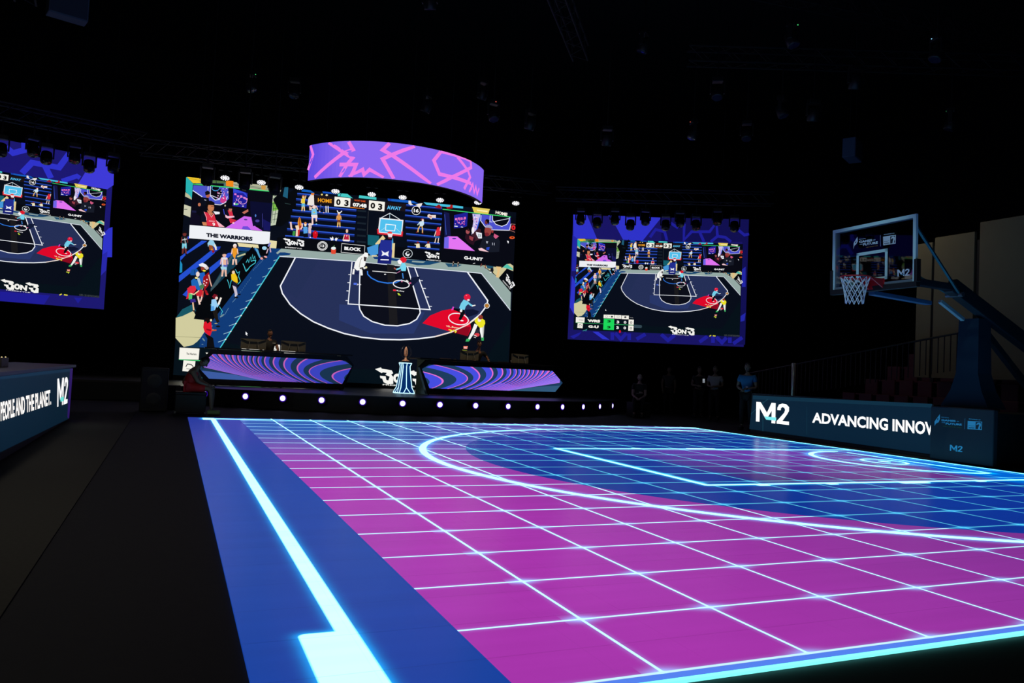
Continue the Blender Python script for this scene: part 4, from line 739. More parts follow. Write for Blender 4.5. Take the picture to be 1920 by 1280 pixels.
# ------------------------------------------------------------------ stage
SCX, SCY, SR = 4.75, 26.35, 9.54
def stage_mesh(bm, r, z0, z1, a0=-136, a1=-27, n=44, yb=33):
    ps = [(SCX + r * math.cos(math.radians(a0 + (a1 - a0) * k / n)), SCY + r * math.sin(math.radians(a0 + (a1 - a0) * k / n))) for k in range(n + 1)]
    ps += [(ps[-1][0], yb), (ps[0][0], yb)]
    a = [bm.verts.new((x, y, z0)) for x, y in ps]; b = [bm.verts.new((x, y, z1)) for x, y in ps]; m = len(ps)
    bm.faces.new(a[::-1]); bm.faces.new(b)
    for k in range(m): bm.faces.new((a[k], a[(k + 1) % m], b[(k + 1) % m], b[k]))
st = thing('stage', 'low black stage with a curved front below the main screen', 'stage', (SCX, SCY, 0))
b_ = BM(); stage_mesh(b_, SR - .02, 0, STAGE_Z - .03); bmesh.ops.translate(b_, vec=(-SCX, -SCY, 0), verts=b_.verts); obj('body', b_, mat('stage_fascia', (10, 10, 13), .5), st)
b_ = BM(); stage_mesh(b_, SR + .03, STAGE_Z - .029, STAGE_Z); bmesh.ops.translate(b_, vec=(-SCX, -SCY, 0), verts=b_.verts); obj('deck', b_, mat('stage_deck', (46, 46, 52), .38, 0, .5, grain=.2, gscale=3), st)
w = thing('stage_wing', 'plain black stage wing left of the curved stage front', 'stage', (-6.3, 23.5, 0))
obj('body', boxm((0, 0, .22), (8.2, 6.6, .44)), BLACK, w); obj('deck', boxm((0, 0, .475), (8.25, 6.65, .06)), mat('wing_deck', (60, 54, 50), .6), w)
# footlights along the stage front
LENS = mat('footlight_lens', (200, 200, 230), .3, emit=(206, 200, 255), estr=2.6)
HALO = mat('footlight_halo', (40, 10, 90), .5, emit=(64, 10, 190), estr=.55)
def footlight():
    t = thing('footlight', '', 'lamp')
    b = BM(); lathe(b, [(.085, -.10), (.105, -.06), (.115, 0), (.10, 0), (.095, -.015)], 16, Matrix.Rotation(PI / 2, 4, 'X')); obj('case', b, CASE, t)
    b = BM(); lathe(b, [(.068, -.02), (.068, .001), (.055, .002)], 16, Matrix.Rotation(PI / 2, 4, 'X')); obj('lens', b, LENS, t)
    b = BM(); lathe(b, [(.092, -.02), (.092, -.002), (.069, -.001)], 16, Matrix.Rotation(PI / 2, 4, 'X')); obj('halo_ring', b, HALO, t)  # glowing ring stands in for the violet bloom around the lens
    b = BM(); box(b, (0, .12, -.10), (.06, .14, .03)); box(b, (.12, .06, -.02), (.012, .05, .16)); box(b, (-.12, .06, -.02), (.012, .05, .16)); obj('bracket', b, CASE, t)
    return t
fpx = [(331, 735), (383, 738.5), (460, 742), (530, 746), (603, 749), (680, 753), (755, 756), (825, 758), (892, 760), (953, 761.5), (1008, 762), (1055, 762), (1094, 761.5), (1125, 761), (1149, 760)]
fnames = ['glowing white footlight on the stage front at its far left end', 'footlight half hidden behind the seated player\'s knee', 'third footlight from the left end of the stage front', 'fourth footlight from the left on the stage front', 'fifth footlight from the left on the stage front', 'footlight just left of the glowing trophy stand', 'footlight right below the glowing trophy stand', 'first footlight right of the trophy stand', 'second footlight right of the trophy stand', 'third footlight right of the trophy stand', 'fourth footlight right of the trophy stand', 'fourth footlight from the right end of the stage front', 'third footlight from the right end of the stage front', 'second to last footlight at the right end of the stage front', 'last and smallest footlight at the right end of the stage']
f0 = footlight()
for i, (u, v) in enumerate(fpx):
    # point on the fascia circle along that view column
    best = None
    d = ray(u, v); dx, dy = d[0], d[1]; ox, oy = CAM[0] - SCX, CAM[1] - SCY; R_ = SR + .12
    A_, B_, C_ = dx * dx + dy * dy, 2 * (ox * dx + oy * dy), ox * ox + oy * oy - R_ * R_
    t_ = (-B_ - math.sqrt(max(B_ * B_ - 4 * A_ * C_, 0))) / (2 * A_); q_ = CAM + d * t_
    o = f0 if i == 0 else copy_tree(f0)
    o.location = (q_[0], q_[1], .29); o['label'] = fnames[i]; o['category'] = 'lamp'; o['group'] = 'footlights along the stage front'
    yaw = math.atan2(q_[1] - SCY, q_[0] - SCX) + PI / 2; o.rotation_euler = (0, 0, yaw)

# ------------------------------------------------------------------ player desks
def bez(p, t): return [(1 - t) ** 2 * p[0][k] + 2 * t * (1 - t) * p[1][k] + t * t * p[2][k] for k in (0, 1)]
TAB = [(-2, (1.25, .75), (1.0, .4), (1.06, 0)), (-1, (1.04, .72), (.76, .42), (.935, 0)), (0, (.93, 1), (.52, .58), (.83, 0)), (1, (.68, 1), (.52, .5), (.745, 0)), (2, (.54, 1), (.46, .5), (.68, 0)), (3, (.455, 1), (.40, .48), (.64, 0)), (4, (.39, 1), (.345, .46), (.61, 0)), (5, (.345, 1), (.30, .44), (.59, 0)), (6, (.31, 1), (.27, .42), (.57, 0)), (8, (.24, 1), (.22, .38), (.54, 0)), (10, (.17, 1), (.17, .36), (.51, 0)), (12, (.085, 1), (.14, .34), (.48, 0)), (13, (.03, 1), (.13, .33), (.465, 0)), (15, (-.02, .84), (.16, .34), (.44, 0)), (18, (-.02, .62), (.17, .28), (.41, 0)), (21, (-.02, .42), (.2, .2), (.38, 0))]
def curve(s):
    for a, b in zip(TAB, TAB[1:]):
        if a[0] <= s <= b[0]:
            t = (s - a[0]) / (b[0] - a[0]); return [[a[k][j] * (1 - t) + b[k][j] * t for j in (0, 1)] for k in (1, 2, 3)]
    return [list(TAB[-1][k]) for k in (1, 2, 3)]
def clip_poly(poly, cl):
    out = poly
    for i in range(len(cl)):
        a, b = cl[i], cl[(i + 1) % len(cl)]; inp = out; out = []
        side = lambda p: (b[0] - a[0]) * (p[1] - a[1]) - (b[1] - a[1]) * (p[0] - a[0])
        for k in range(len(inp)):
            p, q = inp[k], inp[(k + 1) % len(inp)]; sp, sq_ = side(p), side(q)
            if sp >= 0: out.append(p)
            if sp * sq_ < 0: t = sp / (sp - sq_); out.append([p[0] + (q[0] - p[0]) * t, p[1] + (q[1] - p[1]) * t])
        if len(out) < 3: return None
    return out
def desk_pic(bright, hexa, mirror):
    D = Pic(); N = 14
    def strip(col, s0, s1):
        c0, c1 = curve(s0), curve(s1)
        for k in range(N):
            t0, t1 = k / N, (k + 1) / N
            pl = [bez(c0, t0), bez(c1, t0), bez(c1, t1), bez(c0, t1)]
            ar = sum(pl[i][0] * pl[(i + 1) % 4][1] - pl[(i + 1) % 4][0] * pl[i][1] for i in range(4))
            if ar < 0: pl = pl[::-1]
            pl = clip_poly(pl, hexa)
            if pl: yield_.append((col, pl))
    B = lambda c: tuple(min(255, int(v * bright)) for v in c)
    yield_ = []
    for s in range(-1, 21):
        far = max(0, (s - 6) / 15)
        strip(B((62 + 44 * far, 70 + 30 * far, 200 + 16 * far)), s - .42 - .12 * far, s + .0); strip(B((205, 100, 190)) if s < 14 else B((170, 110, 215)), s + .0, s + .10 + .02 * s)
    bg = B((26, 54, 84)); D.poly(bg, hexa)
    tri = clip_poly([[-.2, .40], [.18, .21], [.40, 0], [-.2, -.2]], hexa)
    if tri: D.poly(B((64, 96, 170)) if bright < 1.05 else B((44, 80, 110)), tri)
    fan = clip_poly([[.42, 0], [.30, .2], [.45, .35], [.56, .2], [.62, 0]], hexa)
    if fan: D.poly(B((105, 85, 190)), fan)
    # one layer for the stripes: they do not overlap one another
    for col, pl in yield_:
        t = [(0, i, i + 1) for i in range(1, len(pl) - 1)]; D.items.append((np.array(pl), t, np.min(pl, 0), np.max(pl, 0), 3, lin(col)))
    return D
def desk(label, pl, u_tl, u_br, a_len, bright, hexa, mirror, lcab):
    pass
def make_desk(label, p0, ang, L, bright, mirror):
    pl = Plane(p0, ang)                        # p0: LED rectangle's lower left corner (a=0,z=0)
    H = .695
    root = thing('player_desk', label, 'desk', pl.pt(L / 2, STAGE_Z - p0[2]) - pl.n * .45); o = np.array(root.location)
    # hexagonal face with pointed ends (local: x 0..1, y 0..1)
    if not mirror: hx = [[.02, 0], [.935, 0], [1.0, .78], [.95, 1], [.035, 1], [-.055, .45]]
    else: hx = [[-0.0 + .055, 0], [.985, 0], [1.045, .45], [.955, 1], [.045, 1], [.0, .80]]
    ch = [[1 - x, y] for x, y in hx][::-1] if mirror else hx
    D = desk_pic(bright, ch, mirror)
    f = lambda p: pl.pt((1 - p[0] if mirror else p[0]) * L, p[1] * H)
    D.build('led_front', LED, f, pl.n, root, o, .0012)
    def shell(g, z0e, z1e, d0, d1, name, m):
        bm = BM(); cxx = .5
        pts = [((x - .5) * (1 + g) + .5, (y - .5) * (1 + g * L / H) + .5) for x, y in hx]
        pts = [(x, (z0e if y < 0 else y if y < .9 else z1e + .06)) for x, y in pts]
        A = [bm.verts.new(pl.pt(x * L, y * H) - pl.n * d0 - o) for x, y in pts]; Bv = [bm.verts.new(pl.pt(x * L, y * H) - pl.n * d1 - o) for x, y in pts]
        bm.faces.new(A); bm.faces.new(Bv[::-1]); n = len(pts)
        for k in range(n): bm.faces.new((A[k], A[(k + 1) % n], Bv[(k + 1) % n], Bv[k]))
        return obj(name, bm, m, root)
    shell(.028, -.25, 1.13, .01, .12, 'front_frame', mat('desk_black', (12, 12, 15), .35))
    bm = BM(); zt = H + .15
    for a0, a1, d0, d1, z0_, z1_ in ((-.02 * L, L * 1.0, -.06, .85, zt, zt + .04),):
        vs = [bm.verts.new(pl.pt(a, zz) - pl.n * d - o) for zz in (z0_, z1_) for a, d in ((a0, d0), (a1, d0), (a1, d1), (a0, d1))]
        for q in ((0, 1, 2, 3), (7, 6, 5, 4), (0, 4, 5, 1), (1, 5, 6, 2), (2, 6, 7, 3), (3, 7, 4, 0)): bm.faces.new([vs[i] for i in q])
    obj('tabletop', bm, mat('desk_top_black', (16, 16, 20), .4), root)
    for a in (.06 * L, .5 * L, .92 * L):
        vs = []; bm = BM()
        for zz in (STAGE_Z - p0[2], zt - .001):
            for aa, d in ((a, .12), (a + .05, .12), (a + .05, .8), (a, .8)): vs.append(bm.verts.new(pl.pt(aa, zz) - pl.n * d - o))
        for q in ((0, 1, 2, 3), (7, 6, 5, 4), (0, 4, 5, 1), (1, 5, 6, 2), (2, 6, 7, 3), (3, 7, 4, 0)): bm.faces.new([vs[i] for i in q])
        obj('panel_leg', bm, mat('desk_black'), root)
    return pl, zt + .04
dl0 = on_y(386, 709.5, 20.55); dl1 = on_y(654, 720, 20.50)
DLP, DLZ = make_desk('long player desk left of the trophy with a swirling violet striped front', dl0, math.radians(-1.5), 4.05, .95, False)
drp = Plane(on_y(1039, 734.4, 20.4), math.radians(15.5)); dr0 = drp.px(803, 725); Ld = float(np.linalg.norm(drp.px(1039, 734.4) - dr0)); dr0[2] = .645
dr0 = dr0 - drp.t * Ld * .05
DRP, DRZ = make_desk('brighter player desk right of the trophy with a striped violet front', dr0, math.radians(15.5), Ld * 1.075, 1.12, True)
DLtop = dl0[2] + DLZ; DRtop = dr0[2] + DRZ
# monitors (seen from the back) on the desks
MONB = mat('monitor_back', (96, 90, 76), .5, 0, .4); MONS = mat('monitor_stand', (150, 145, 135), .4, .5)
def monitor(label, loc, rz):
    t = thing('monitor', label, 'monitor', loc, rz, 'monitors on the player desks')
    bm = BM(); prism(bm, [(-.35, .012), (.35, .012), (.35, .30), (-.35, .31)], -.012, .02); obj('screen_shell', bm, MONB, t)
    bm = BM(); prism(bm, [(-.34, .30), (.34, .30), (.16, .23), (-.16, .23)], -.05, -.013); obj('back_bulge', bm, MONB, t)
    for sg in (-1, 1):
        bm = BM(); tube(bm, [(sg * .11, -.06, .23), (sg * .155, -.11, .008)], .010, 6); obj('stand_leg', bm, MONS, t)
    return t
mp_ = DLP
def on_desk(pl, u, v, d, z):
    p = on_plane(u, v, pl.p0 - pl.n * d, pl.n); return (p[0], p[1], z)
monitor('monitor back on the left desk, left of the standing man', on_desk(DLP, 475, 650, .3, DLtop), math.radians(-1.5))
monitor('monitor back on the left desk, right of the standing man', on_desk(DLP, 550, 652, .3, DLtop), math.radians(-1.5))
monitor('monitor back on the right desk in front of the leaning man', on_desk(DRP, 880, 668, .3, DRtop), math.radians(15.5))
monitor('monitor back near the right end of the right desk', on_desk(DRP, 975, 674, .3, DRtop), math.radians(15.5))

# ------------------------------------------------------------------ trophy stand and trophy
tp = on_z(757, 737.5, STAGE_Z)
ts = thing('trophy_stand', 'glowing blue-white neon edged pedestal between the two desks', 'pedestal', tuple(tp), math.radians(7))
NEON = mat('neon_edge', (200, 240, 255), .4, emit=(190, 240, 255), estr=1.5)
TSB = mat('pedestal_blue', (10, 40, 90), .3, emit=(6, 46, 104), estr=.9)
prof = [(0, .238), (.06, .218), (.16, .175), (.4, .145), (.62, .120), (.78, .108), (.84, .128), (.88, .14)]
bm = BM(); rings = []
for zz, r in prof: rings.append([bm.verts.new((x * r, y * r, zz + .02)) for x, y in ((-1, -1), (1, -1), (1, 1), (-1, 1))])
for a, b in zip(rings, rings[1:]):
    for k in range(4): bm.faces.new((a[k], a[(k + 1) % 4], b[(k + 1) % 4], b[k]))
bm.faces.new(rings[0][::-1]); bm.faces.new(rings[-1]); obj('column', bm, TSB, ts)
for sx2, sy2 in ((-1, -1), (1, -1), (1, 1), (-1, 1)):
    bm = BM(); tube(bm, [(sx2 * r, sy2 * r, zz + .02) for zz, r in prof], .013, 6); obj('neon_strip', bm, NEON, ts)
for k, (a, b) in enumerate((((-1, -1), (1, -1)), ((1, -1), (1, 1)), ((1, 1), (-1, 1)), ((-1, 1), (-1, -1)))):
    for zz, r in (prof[0], prof[-1]):
        bm = BM(); tube(bm, [(a[0] * r, a[1] * r, zz + .02), (b[0] * r, b[1] * r, zz + .02)], .013, 6); obj('neon_strip', bm, NEON, ts)
for fx, fy in ((0, -1), (-1, 0)):
    pts = [(fx * r if fx else 0, fy * r if fy else 0, zz + .02) for zz, r in prof[2:]]
    bm = BM(); tube(bm, pts, .012, 6)
    for sg in (-1, 1):
        e = (sg * .11, -prof[0][1], .02) if fy else (-prof[0][1], sg * .11, .02); tube(bm, [pts[0], e], .012, 6)
    obj('neon_strip', bm, NEON, ts)
obj('top_plate', boxm((0, 0, .925), (.28, .28, .05), bev=.01), mat('pedestal_top', (14, 18, 40), .3), ts)
tr = thing('trophy', 'gold flame-shaped trophy inside a dark laurel ring on the glowing pedestal', 'trophy', (tp[0], tp[1], STAGE_Z + .951), math.radians(7))
GOLD = mat('trophy_gold', (246, 190, 150), .35, .3)
bm = BM(); lathe(bm, [(.11, 0), (.12, .02), (.09, .035), (.05, .05), (.028, .10), (.035, .15), (.06, .17)], 14); obj('foot', bm, GOLD, tr, True)
bm = BM()
rings = []
for zz, wx, wy in ((.16, .055, .03), (.22, .065, .035), (.30, .062, .035), (.36, .05, .028), (.41, .028, .016), (.435, .006, .005)):
    rings.append([bm.verts.new((wx * math.cos(2 * PI * k / 10), wy * math.sin(2 * PI * k / 10), zz)) for k in range(10)])
for a, b in zip(rings, rings[1:]):
    for k in range(10): bm.faces.new((a[k], a[(k + 1) % 10], b[(k + 1) % 10], b[k]))
bm.faces.new(rings[-1]); bm.faces.new(rings[0][::-1]); obj('flame_body', bm, GOLD, tr, True)
bm = BM(); box(bm, (0, -.036, .27), (.014, .012, .11)); obj('slot', bm, BLACK, tr)
LAU = mat('laurel_dark', (70, 74, 84), .3, .8)
for sg in (-1, 1):
    bm = BM(); pts = [(sg * .16 * math.sin(math.radians(a)), 0, .28 - .19 * math.cos(math.radians(a))) for a in range(20, 161, 10)]; tube(bm, pts, .006, 5)
    for i, p in enumerate(pts[1:]):
        for s2 in (-1, 1):
            a = math.radians(20 + 10 * i); d = Vector((sg * math.cos(a) * .5 + s2 * sg * math.sin(a), 0, math.sin(a) * .5 - s2 * math.cos(a))).normalized()
            tube(bm, [Vector(p), Vector(p) + d * .018, Vector(p) + d * .036], [.003, .008, .001], 5)
    obj('laurel_branch', bm, LAU, tr)

# ------------------------------------------------------------------ curved banner screen
BZ1, BZ0 = 7.0, 6.05; BCX, BCY, BR = 3.546, 19.439, 2.796
a_l = math.atan2(18.20 - BCY, .999 - BCX); a_r = math.radians(-32.5)
if a_l > 0: a_l -= 2 * PI
bn = thing('curved_banner_screen', 'curved violet light banner with pink line pattern hanging above the stage', 'video screen', (BCX, BCY, BZ0))
def banner_shell(bm, r0, r1, z0_, z1_, n=60):
    g = []
    for k in range(n + 1):
        a = a_l + (a_r - a_l) * k / n; c, s = math.cos(a), math.sin(a); g.append([bm.verts.new((r * c, r * s, zz)) for r, zz in ((r0, z0_), (r0, z1_), (r1, z1_), (r1, z0_))])
    for p, q in zip(g, g[1:]):
        for k in range(4): bm.faces.new((p[k], p[(k + 1) % 4], q[(k + 1) % 4], q[k]))
    bm.faces.new(g[0]); bm.faces.new(g[-1][::-1])
bm = BM(); banner_shell(bm, BR - .1, BR - .012, 0, BZ1 - BZ0); obj('cabinet', bm, BLACK, bn)
def on_cyl(u, v, r):
    d = ray(u, v); ox, oy = CAM[0] - BCX, CAM[1] - BCY
    A_, B_, C_ = d[0] ** 2 + d[1] ** 2, 2 * (ox * d[0] + oy * d[1]), ox * ox + oy * oy - r * r; dd = B_ * B_ - 4 * A_ * C_
    t_ = (-B_ - math.sqrt(max(dd, 0))) / (2 * A_); p = CAM + d * t_; a = math.atan2(p[1] - BCY, p[0] - BCX)
    if a > a_r: a -= 2 * PI
    return (a, p[2] - BZ0)
D = Pic(); BH = BZ1 - BZ0
nb = 48
for k in range(nb):
    a0, a1 = a_l + (a_r - a_l) * k / nb, a_l + (a_r - a_l) * (k + 1) / nb; f = k / nb
    fl_ = min(1, f * 5)
    D.items.append((np.array([(a0, 0), (a1, 0), (a1, BH), (a0, BH)]), [(0, 1, 2, 3)], np.array([a0, 0.]), np.array([a1, BH]), 0, lin((94 + 42 * fl_, 74 + 28 * fl_, 224 + 16 * fl_))))
bz = lambda x, y: (560 + x * .1875, 240 + y * .1875)
def bline(w, pts):
    c = [on_cyl(*bz(*p), BR) for p in pts]; c = [(a, min(max(h, 0), BH)) for a, h in c]
    out = []
    for p, q2 in zip(c, c[1:]):
        n = max(1, int(abs(q2[0] - p[0]) / .08))
        out += [(p[0] + (q2[0] - p[0]) * k / n, p[1] + (q2[1] - p[1]) * k / n) for k in range(n)]
    out.append(c[-1]); S = BR
    t = Pic(); t.line((0, 0, 0), w, [(a * S, h) for a, h in out]); vs = t.items[0][0].copy(); vs[:, 0] /= S; vs[:, 1] = np.clip(vs[:, 1], 0, BH)
    D.raw((238, 122, 232), vs, t.items[0][1])
bline(.095, [(120, 165), (145, 265), (95, 420)])
bline(.098, [(300, 140), (450, 245), (540, 300), (500, 345), (480, 370), (410, 490)]); bline(.098, [(500, 135), (545, 215), (450, 250), (160, 495)]); bline(.098, [(410, 365), (575, 365), (550, 430), (520, 485)])
bline(.09, [(500, 500), (640, 415), (655, 470), (710, 415), (850, 500)]); bline(.098, [(910, 150), (840, 220), (930, 270), (1320, 560)]); bline(.098, [(1160, 180), (930, 270), (840, 310), (950, 510)])
bline(.098, [(1420, 235), (1350, 325), (1405, 460), (1530, 490), (1720, 555)]); bline(.09, [(1420, 235), (1560, 270), (1660, 300), (1720, 330)]); bline(.09, [(1580, 285), (1690, 430), (1710, 490), (1650, 610)]); bline(.09, [(1715, 330), (1720, 395), (1530, 490), (1380, 570)])
bline(.07, [(1700, 640), (1735, 560), (1748, 645), (1765, 585), (1778, 665), (1798, 600)]); bline(.06, [(1722, 560), (1720, 620)])
V_, F_, C_l = [], [], []
for vs, fs, lo, hi, L, colr in D.items:
    k0 = len(V_); r = BR + .002 * (L + 1)
    for a, h in vs: V_.append((r * math.cos(a), r * math.sin(a), h))
    for f in fs: F_.append(tuple(k0 + i for i in f)); C_l.append(colr)
me = bpy.data.meshes.new('display'); me.from_pydata(V_, [], F_); at = me.attributes.new('Col', 'FLOAT_COLOR', 'FACE'); at.data.foreach_set('color', np.array([(*c, 1.) for c in C_l], np.float32).ravel()); link('display', me, LED, bn)
for a in np.linspace(a_l + .2, a_r - .2, 5):
    bm = BM(); tube(bm, [(BR * .97 * math.cos(a), BR * .97 * math.sin(a), BH), (BR * .97 * math.cos(a), BR * .97 * math.sin(a), 11.0 - BZ0)], .012, 5); obj('suspension_cable', bm, BLACK, bn)

# ------------------------------------------------------------------ sponsor boards
def board(label, x, y0, y1, z0, z1, face, name='sponsor_board'):
    return thing(name, label, 'sign board', (x, (y0 + y1) / 2, 0))
NAVY = (6, 28, 46)
XB = 11.3
rb = board('right navy light board reading ADVANCING INNOV beside the hoop base', XB, 7.35, 12.55, .1, .97, 1)
D = Pic(); wq = lambda p: on_x(p[0], p[1], XB)
tl, trr, br, bl2 = (1412, 741), (1748, 757), (1748, 851.5), (1405, 804)
D.poly(NAVY, [tl, trr, br, bl2]); D.poly((12, 42, 60), [(1412, 741), (1748, 757), (1748, 764), (1411, 748)])
D.line((24, 70, 86), .7, [(1430.5, 752), (1430.5, 808)]); D.line((24, 70, 86), .7, [(1440, 748), (1430, 756), (1408, 776)]); D.line((16, 48, 64), .6, [(1513, 762), (1513, 815)])
cz = lambda x, y: (1380 + x * .28125, 620 + y * .28125)
D.m42((255, 255, 255), (120, 225, 230), [cz(137, 473), cz(358, 488), cz(356, 628), cz(134, 603)])
D.text((255, 255, 255), 'ADVANCING INNOVA', [cz(510, 543), cz(1375, 614), cz(1375, 704), cz(508, 612)], .032)
D.build('display', led_mat('board_light', 1.15), wq, (-1, 0, 0), rb, np.array(rb.location), .0012, clip=(1404, 700, 1748.5, 870))
pz0, pz1 = on_x(1405, 804, XB), on_x(1748, 757, XB); yl, yr = on_x(1408, 780, XB)[1], on_x(1748, 800, XB)[1]
obj('cabinet', boxm((XB + .11 - rb.location.x, (yl + yr) / 2 - rb.location.y, .53), (.2, yl - yr + .02, .95)), BLACK, rb)
obj('foot', boxm((XB + .11 - rb.location.x, (yl + yr) / 2 - rb.location.y, .03), (.26, yl - yr, .05)), mat('board_foot', (30, 30, 32), .6), rb)
XL = -3.6
lb = board('left navy light counter reading PEOPLE AND THE PLANET', XL, 3, 13.1, .1, .93, -1, 'sponsor_counter')
D = Pic(); wq = lambda p: on_x(p[0], p[1], XL)
lz = lambda x, y: (x * .1875, 640 + y * .1875)
D.poly((5, 27, 43), [(-230, 752), lz(0, 340), lz(728, 268), lz(690, 770), lz(0, 1108), (-230, 970)])
D.poly((40, 18, 90), [lz(700, 270), lz(728, 268), lz(690, 770), lz(672, 760)]); D.poly((12, 40, 62), [(-230, 740), lz(0, 340), lz(700, 271), lz(700, 300), lz(0, 380), (-230, 768)])
D.m42((255, 255, 255), (100, 215, 205), [lz(572, 372), lz(676, 352), lz(668, 615), lz(570, 655)])
D.text((255, 250, 245), 'PEOPLE AND THE PLANET.', [lz(0, 605), lz(506, 480), lz(508, 632), lz(2, 800)], .03)
D.build('display', _mats.get('x') or led_mat('counter_light', 1.1), wq, (1, 0, 0), lb, np.array(lb.location), .0012)
yl0, yl1 = on_x(-230, 800, XL)[1], on_x(133, 730, XL)[1]; oo = np.array(lb.location)
obj('body', boxm((XL - .45 - oo[0], (yl0 + yl1) / 2 - oo[1], .47), (.87, yl1 - yl0, .93)), BLACK, lb)
obj('countertop', boxm((XL - .42 - oo[0], (yl0 + yl1) / 2 - oo[1], .965), (.95, yl1 - yl0 + .04, .05), bev=.008), mat('counter_top', (120, 116, 125), .45), lb)
dv = thing('mixing_console', 'small dark equipment box standing on the left counter', 'equipment', (-4.02, 8.6, .991))
obj('case', boxm((0, 0, .06), (.3, .45, .12), bev=.01), mat('console_grey', (70, 66, 60), .5), dv)
for q_ in (-1, 1): obj('indicator_lamp', boxm((.13, q_ * .12, .125), (.012, .012, .012)), mat('indicator', (255, 230, 170), .5, emit=(255, 225, 160), estr=1.), dv)

# ------------------------------------------------------------------ basketball hoop
HX = 8.62; HY = 6.64
hoop = thing('basketball_hoop', 'wheeled basketball hoop with clear backboard, white net and padded base', 'basketball hoop', (11.2, HY, 0))
ho = np.array([11.2, HY, 0.])
FR = mat('board_frame_white', (200, 240, 244), .4); GL = bpy.data.materials.new('clear_backboard'); GL.use_nodes = True
nt = GL.node_tree; nt.nodes.remove(nt.nodes['Principled BSDF']); tb = nt.nodes.new('ShaderNodeBsdfTransparent'); gb = nt.nodes.new('ShaderNodeBsdfGlossy'); gb.inputs['Roughness'].default_value = .02; gb.inputs['Color'].default_value = (.9, .95, 1, 1)
fr = nt.nodes.new('ShaderNodeFresnel'); fr.inputs['IOR'].default_value = 1.6; ms_ = nt.nodes.new('ShaderNodeMixShader'); tb.inputs[0].default_value = (.75, .8, .85, 1)
nt.links.new(fr.outputs[0], ms_.inputs[0]); nt.links.new(tb.outputs[0], ms_.inputs[1]); nt.links.new(gb.outputs[0], ms_.inputs[2]); nt.links.new(ms_.outputs[0], nt.nodes['Material Output'].inputs[0])
BW, BZb, BZt = .87, 2.96, 4.02
def hb(name, c, s, m, **k): return obj(name, boxm(np.array(c) - ho, s, **k), m, hoop)
hb('backboard_glass', (HX, HY, (BZb + BZt) / 2), (.02, 2 * BW - .02, BZt - BZb - .02), GL)
ff = .055
for yy in (HY - BW + ff / 2, HY + BW - ff / 2): hb('board_frame', (HX - .004, yy, (BZb + BZt) / 2), (.045, ff, BZt - BZb), FR)
hb('board_frame', (HX - .004, HY, BZt - ff / 2), (.045, 2 * BW - 2 * ff, ff), FR); hb('board_frame', (HX - .004, HY, BZb + .02), (.045, 2 * BW - 2 * ff, .04), mat('board_frame_grey', (110, 125, 135), .4))
PAD = mat('black_padding', (12, 13, 16), .6)
hb('bottom_padding', (HX, HY, BZb - .045), (.09, 2 * BW + .06, .09), PAD, bev=.01)
for sg in (-1, 1): hb('corner_padding', (HX, HY + sg * (BW + .01), BZb + .17), (.09, .06, .36), PAD, bev=.01)
bm = BM(); e_ = HX - .022
def sq_(bm, y0, y1, z0, z1, t):
    for c, s in (((y0 + y1) / 2, z0), 0), (((y0 + y1) / 2, z1), 0), ((y0, (z0 + z1) / 2), 1), ((y1, (z0 + z1) / 2), 1):
        box(bm, np.array((e_, c[0], c[1])) - ho, (.004, t if s else abs(y1 - y0) + t, (z1 - z0) + t if s else t))
sq_(bm, HY - .30, HY + .30, 3.07, 3.52, .05); obj('target_square', bm, FR, hoop)
# prints on the board
bp = lambda x, y: (1560 + x * .1406, 400 + y * .1406)
D = Pic(); PW = (205, 222, 235); FW = lambda p: on_x(p[0], p[1], HX - .014)
D.poly(PW, [bp(290, 395), bp(345, 310), bp(348, 375), bp(325, 410), bp(300, 430), bp(285, 478)]); D.poly((15, 20, 35), [bp(310, 378), bp(328, 372), bp(322, 395), bp(312, 398)])
D.text(PW, 'PHYGITAL', [bp(365, 340), bp(462, 328), bp(462, 338), bp(365, 352)], .02); D.text(PW, 'GAMES', [bp(366, 365), bp(548, 342), bp(548, 372), bp(366, 396)], .05); D.text(PW, 'OF', [bp(558, 350), bp(592, 345), bp(592, 360), bp(558, 364)], .03)
D.text(PW, 'THE', [bp(370, 408), bp(412, 402), bp(412, 415), bp(370, 421)], .03); D.text(PW, 'FUTURE', [bp(420, 400), bp(625, 372), bp(625, 405), bp(420, 432)], .05); D.text((150, 120, 40), 'ABU DHABI 2025', [bp(462, 448), bp(625, 424), bp(625, 436), bp(462, 460)], .02)
D.line(PW, .5, [bp(661, 290), bp(661, 440)]); D.text(PW, 'POWERED BY', [bp(712, 280), bp(858, 260), bp(858, 270), bp(712, 292)], .02)
D.build('event_logo', PRINT, FW, (-1, 0, 0), hoop, ho, .0006); D = Pic()
def emirate(D, q, col, dark):
    D.upoly(col, [(0, 0), (1, 0), (1, 1), (0, 1)], q); D.upoly(dark, [(.56, .08), (.95, .08), (.95, .92), (.56, .92)], q)
    D.upoly(col, [(.60, .45), (.66, .2), (.8, .12), (.92, .22), (.93, .5), (.86, .75), (.9, .9), (.74, .9), (.78, .6), (.82, .38), (.74, .34), (.66, .42)], q)
    D.line(dark, .5, [tuple(np.array(q[0]) * (1 - a) * (1 - b) + np.array(q[1]) * a * (1 - b) + np.array(q[2]) * a * b + np.array(q[3]) * (1 - a) * b) for a, b in ((.06, .62), (.15, .55), (.3, .6), (.45, .56), (.5, .62))]); D.text(dark, 'ADNOC', [tuple(np.array(q[0]) * (1 - a) * (1 - b) + np.array(q[1]) * a * (1 - b) + np.array(q[2]) * a * b + np.array(q[3]) * (1 - a) * b) for a, b in ((.07, .74), (.5, .74), (.5, .9), (.07, .9))], .04)
emirate(D, [bp(698, 312), bp(876, 288), bp(872, 404), bp(700, 428)], PW, (14, 20, 40))
